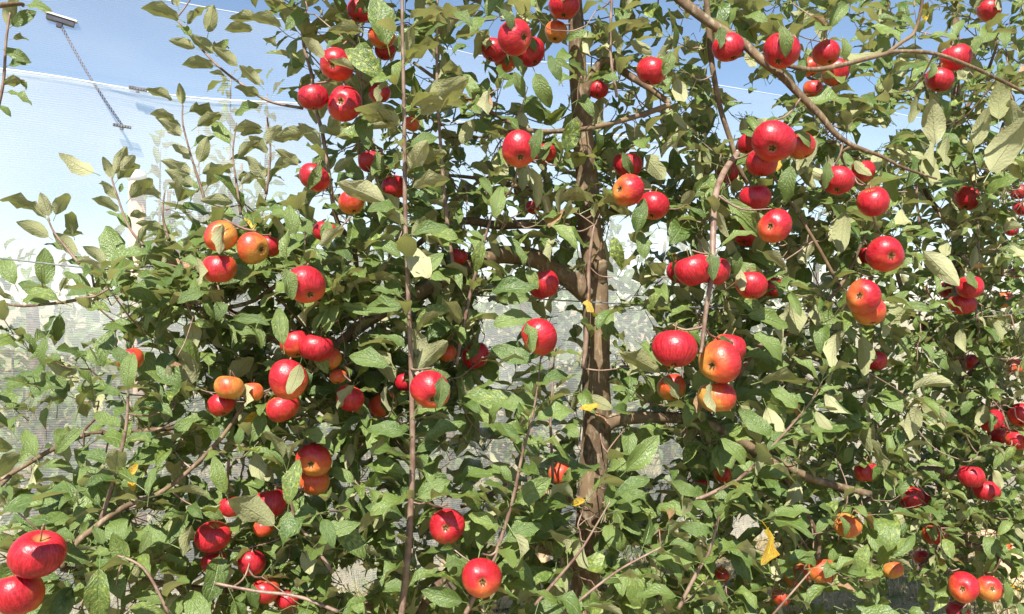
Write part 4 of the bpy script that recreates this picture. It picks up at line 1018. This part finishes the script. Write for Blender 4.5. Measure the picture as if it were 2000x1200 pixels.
def heap(e, Hh, labels):
    for i, (lab, dx, dy) in enumerate(labels):
        rz = e.rotation_euler.z; x = dx*math.cos(rz)-dy*math.sin(rz); y = dx*math.sin(rz)+dy*math.cos(rz)
        put_apple(Vector(e.location)+Vector((x,y,Hh-.012+random.uniform(-.01,.01))), .036, random.uniform(.3,.8), .1, (random.uniform(-.5,.5),-.4,-.6), (0,-.6,.7), lab, 'picked apples in the crates', i)
cl = P(2040, 600, 3.78); e, Hh = crate((cl.x, cl.y, 0), R(-28), 'pale slatted wooden crate on the ground at the right edge')
heap(e, Hh, [('picked orange apple at the left corner of the right edge crate',-.17,-.09), ('picked apple in the middle of the right edge crate',-.08,-.11), ('picked apple at the back of the right edge crate',-.16,.02)])
cl = P(985, 600, 3.62); e, Hh = crate((cl.x, cl.y, 0), R(18), 'pale slatted wooden crate on the ground behind the main tree')
heap(e, Hh, [('picked red apple in the crate behind the main tree, front left',-.12,-.10), ('picked red apple in the crate behind the main tree, front right',.02,-.11), ('picked apple in the crate behind the main tree, at the back',.0,.05)])

# ------------------------------------------------------------------ the row of trees under the net
def ghost(px, off, ztop_, n, shoots, label, seed):
    rs = np.random.default_rng(seed); x, y = net_xy(px); x += NN[0]*off; y += NN[1]*off; base = np.array([x, y, 0.]); e = empty('apple_tree', base); tag(e, label, 'tree', 'apple trees under the netting')
    V, Fc, U = tube(smooth_path([(0,0,0),(.03,0,.7),(-.02,.02,1.3),(0,0,ztop_)], [.04,.034,.024,.008], 5)[0], smooth_path([(0,0,0)]*4, [.04,.034,.024,.008], 5)[1], 8, .06); obj('trunk', mesh('trunk', V, Fc, M_BARK, U), e)
    ls = []
    def leaf(p, ax):
        l = Leaf(); d = ax+rs.normal(0,.6,3); nn = np.array([0,-.3,.8])+rs.normal(0,.4,3); M = frame(d, nn, rs.uniform(.07,.095))
        if np.linalg.det(M) < 0: M[:,0] *= -1
        l.pos = p+base; l.M = M; l.k = int(rs.integers(20)); l.tint = (rs.random(), 0, rs.random()*.4); ls.append(l)
    nb = 11
    for k in range(nb):
        z0 = .35+k*(ztop_-.6)/nb; a = k*2.4+rs.uniform(-.4,.4); L = rs.uniform(.4,.62)*(1.1-.45*z0/ztop_)
        pth = smooth_path([(0,0,z0),(L*.5*math.cos(a),L*.35*math.sin(a),z0+.12),(L*math.cos(a),L*.6*math.sin(a),z0+rs.uniform(-.05,.3))], [.014,.010,.005], 5)
        V, Fc, U = tube(pth[0], pth[1], 5); obj('branch', mesh('branch', V, Fc, M_BARK, U), e)
        for q in range(n//nb):
            p = pth[0][rs.integers(2, len(pth[0]))]+rs.normal(0,.10,3); leaf(p, rs.normal(0,.6,3)+np.array([0,-.2,.3]))
    for dx, zt_, nl in shoots:
        pth = smooth_path([(dx*.6,0,ztop_-.7),(dx*.9,0,ztop_-.2),(dx,.02,zt_)], [.008,.006,.003], 6)
        V, Fc, U = tube(pth[0], pth[1], 5); obj('shoot', mesh('shoot', V, Fc, M_SHOOT, U), e)
        for q in range(nl): leaf(pth[0][rs.integers(2, len(pth[0]))]+rs.normal(0,.02,3), rs.normal(0,.7,3)+np.array([0,0,.3]))
    o = obj('foliage', joined_leaves('foliage', ls, base), e); o['kind'] = 'stuff'; o.color = (0,0,0,1)
G = [(30,.45,1.12,380,[(-.1,1.25,20)],'veiled apple tree under the netting at the far left'),
 (330,.5,1.85,420,[(-.05,2.05,40)],'veiled tapering apple tree under the netting beside the pinkish post'),
 (490,.5,2.0,420,[(-.06,2.45,45),(.12,2.35,40),(-.22,2.2,30)],'veiled apple tree under the netting with tall shoots at upper left'),
 (740,.5,1.7,420,[(.1,2.1,25)],'veiled apple tree under the netting behind the upright shoot'),
 (930,.5,1.5,460,[(-.1,1.7,25)],'veiled apple tree under the netting left of the trunk'),
 (1110,.5,1.5,460,[(.1,1.7,25)],'veiled apple tree under the netting directly behind the trunk'),
 (1250,.5,1.75,480,[(-.08,1.9,30),(.1,1.85,30)],'veiled apple tree under the netting right of the trunk'),
 (1400,.5,1.7,460,[(.1,1.8,25)],'veiled apple tree under the netting behind the hanging spur'),
 (1560,.5,1.8,460,[(.1,1.9,25)],'veiled apple tree under the netting behind the lower right limb'),
 (1720,.5,1.8,460,[(.1,2.0,25)],'veiled apple tree under the netting behind the right foliage')]
for q, g in enumerate(G): ghost(*g[:5], g[5], 50+q)

# further rows, seen only as a dim mass through the netting
def far_rows():
    rs = np.random.default_rng(99); ls = []; base = np.array([0., 8., 0.])
    for q in range(3600):
        px = rs.uniform(-300, 1900); x, y = net_xy(px); off = 2.1+rs.choice([0, 2.2])+rs.normal(0,.22); x += NN[0]*off; y += NN[1]*off
        top = (1.25 if px < 260 else 1.65)+.30*math.sin(px*.031)+.2*math.sin(px*.083+1); l = Leaf(); l.pos = np.array([x, y, top*rs.uniform(.08,1.)**.8]); d = rs.normal(0,1,3); nn = np.array([0,-.3,.8])+rs.normal(0,.4,3)
        M = frame(d, nn, rs.uniform(.10,.15))
        if np.linalg.det(M) < 0: M[:,0] *= -1
        l.M = M; l.k = int(rs.integers(20)); l.tint = (rs.random(), 0, 0); ls.append(l)
    o = obj('orchard_foliage', joined_leaves('orchard_foliage', ls, base)); o.location = base; o.color = (0,0,0,1)
    tag(o, 'dim foliage of further orchard rows seen through the netting', None, None, 'stuff')
far_rows()
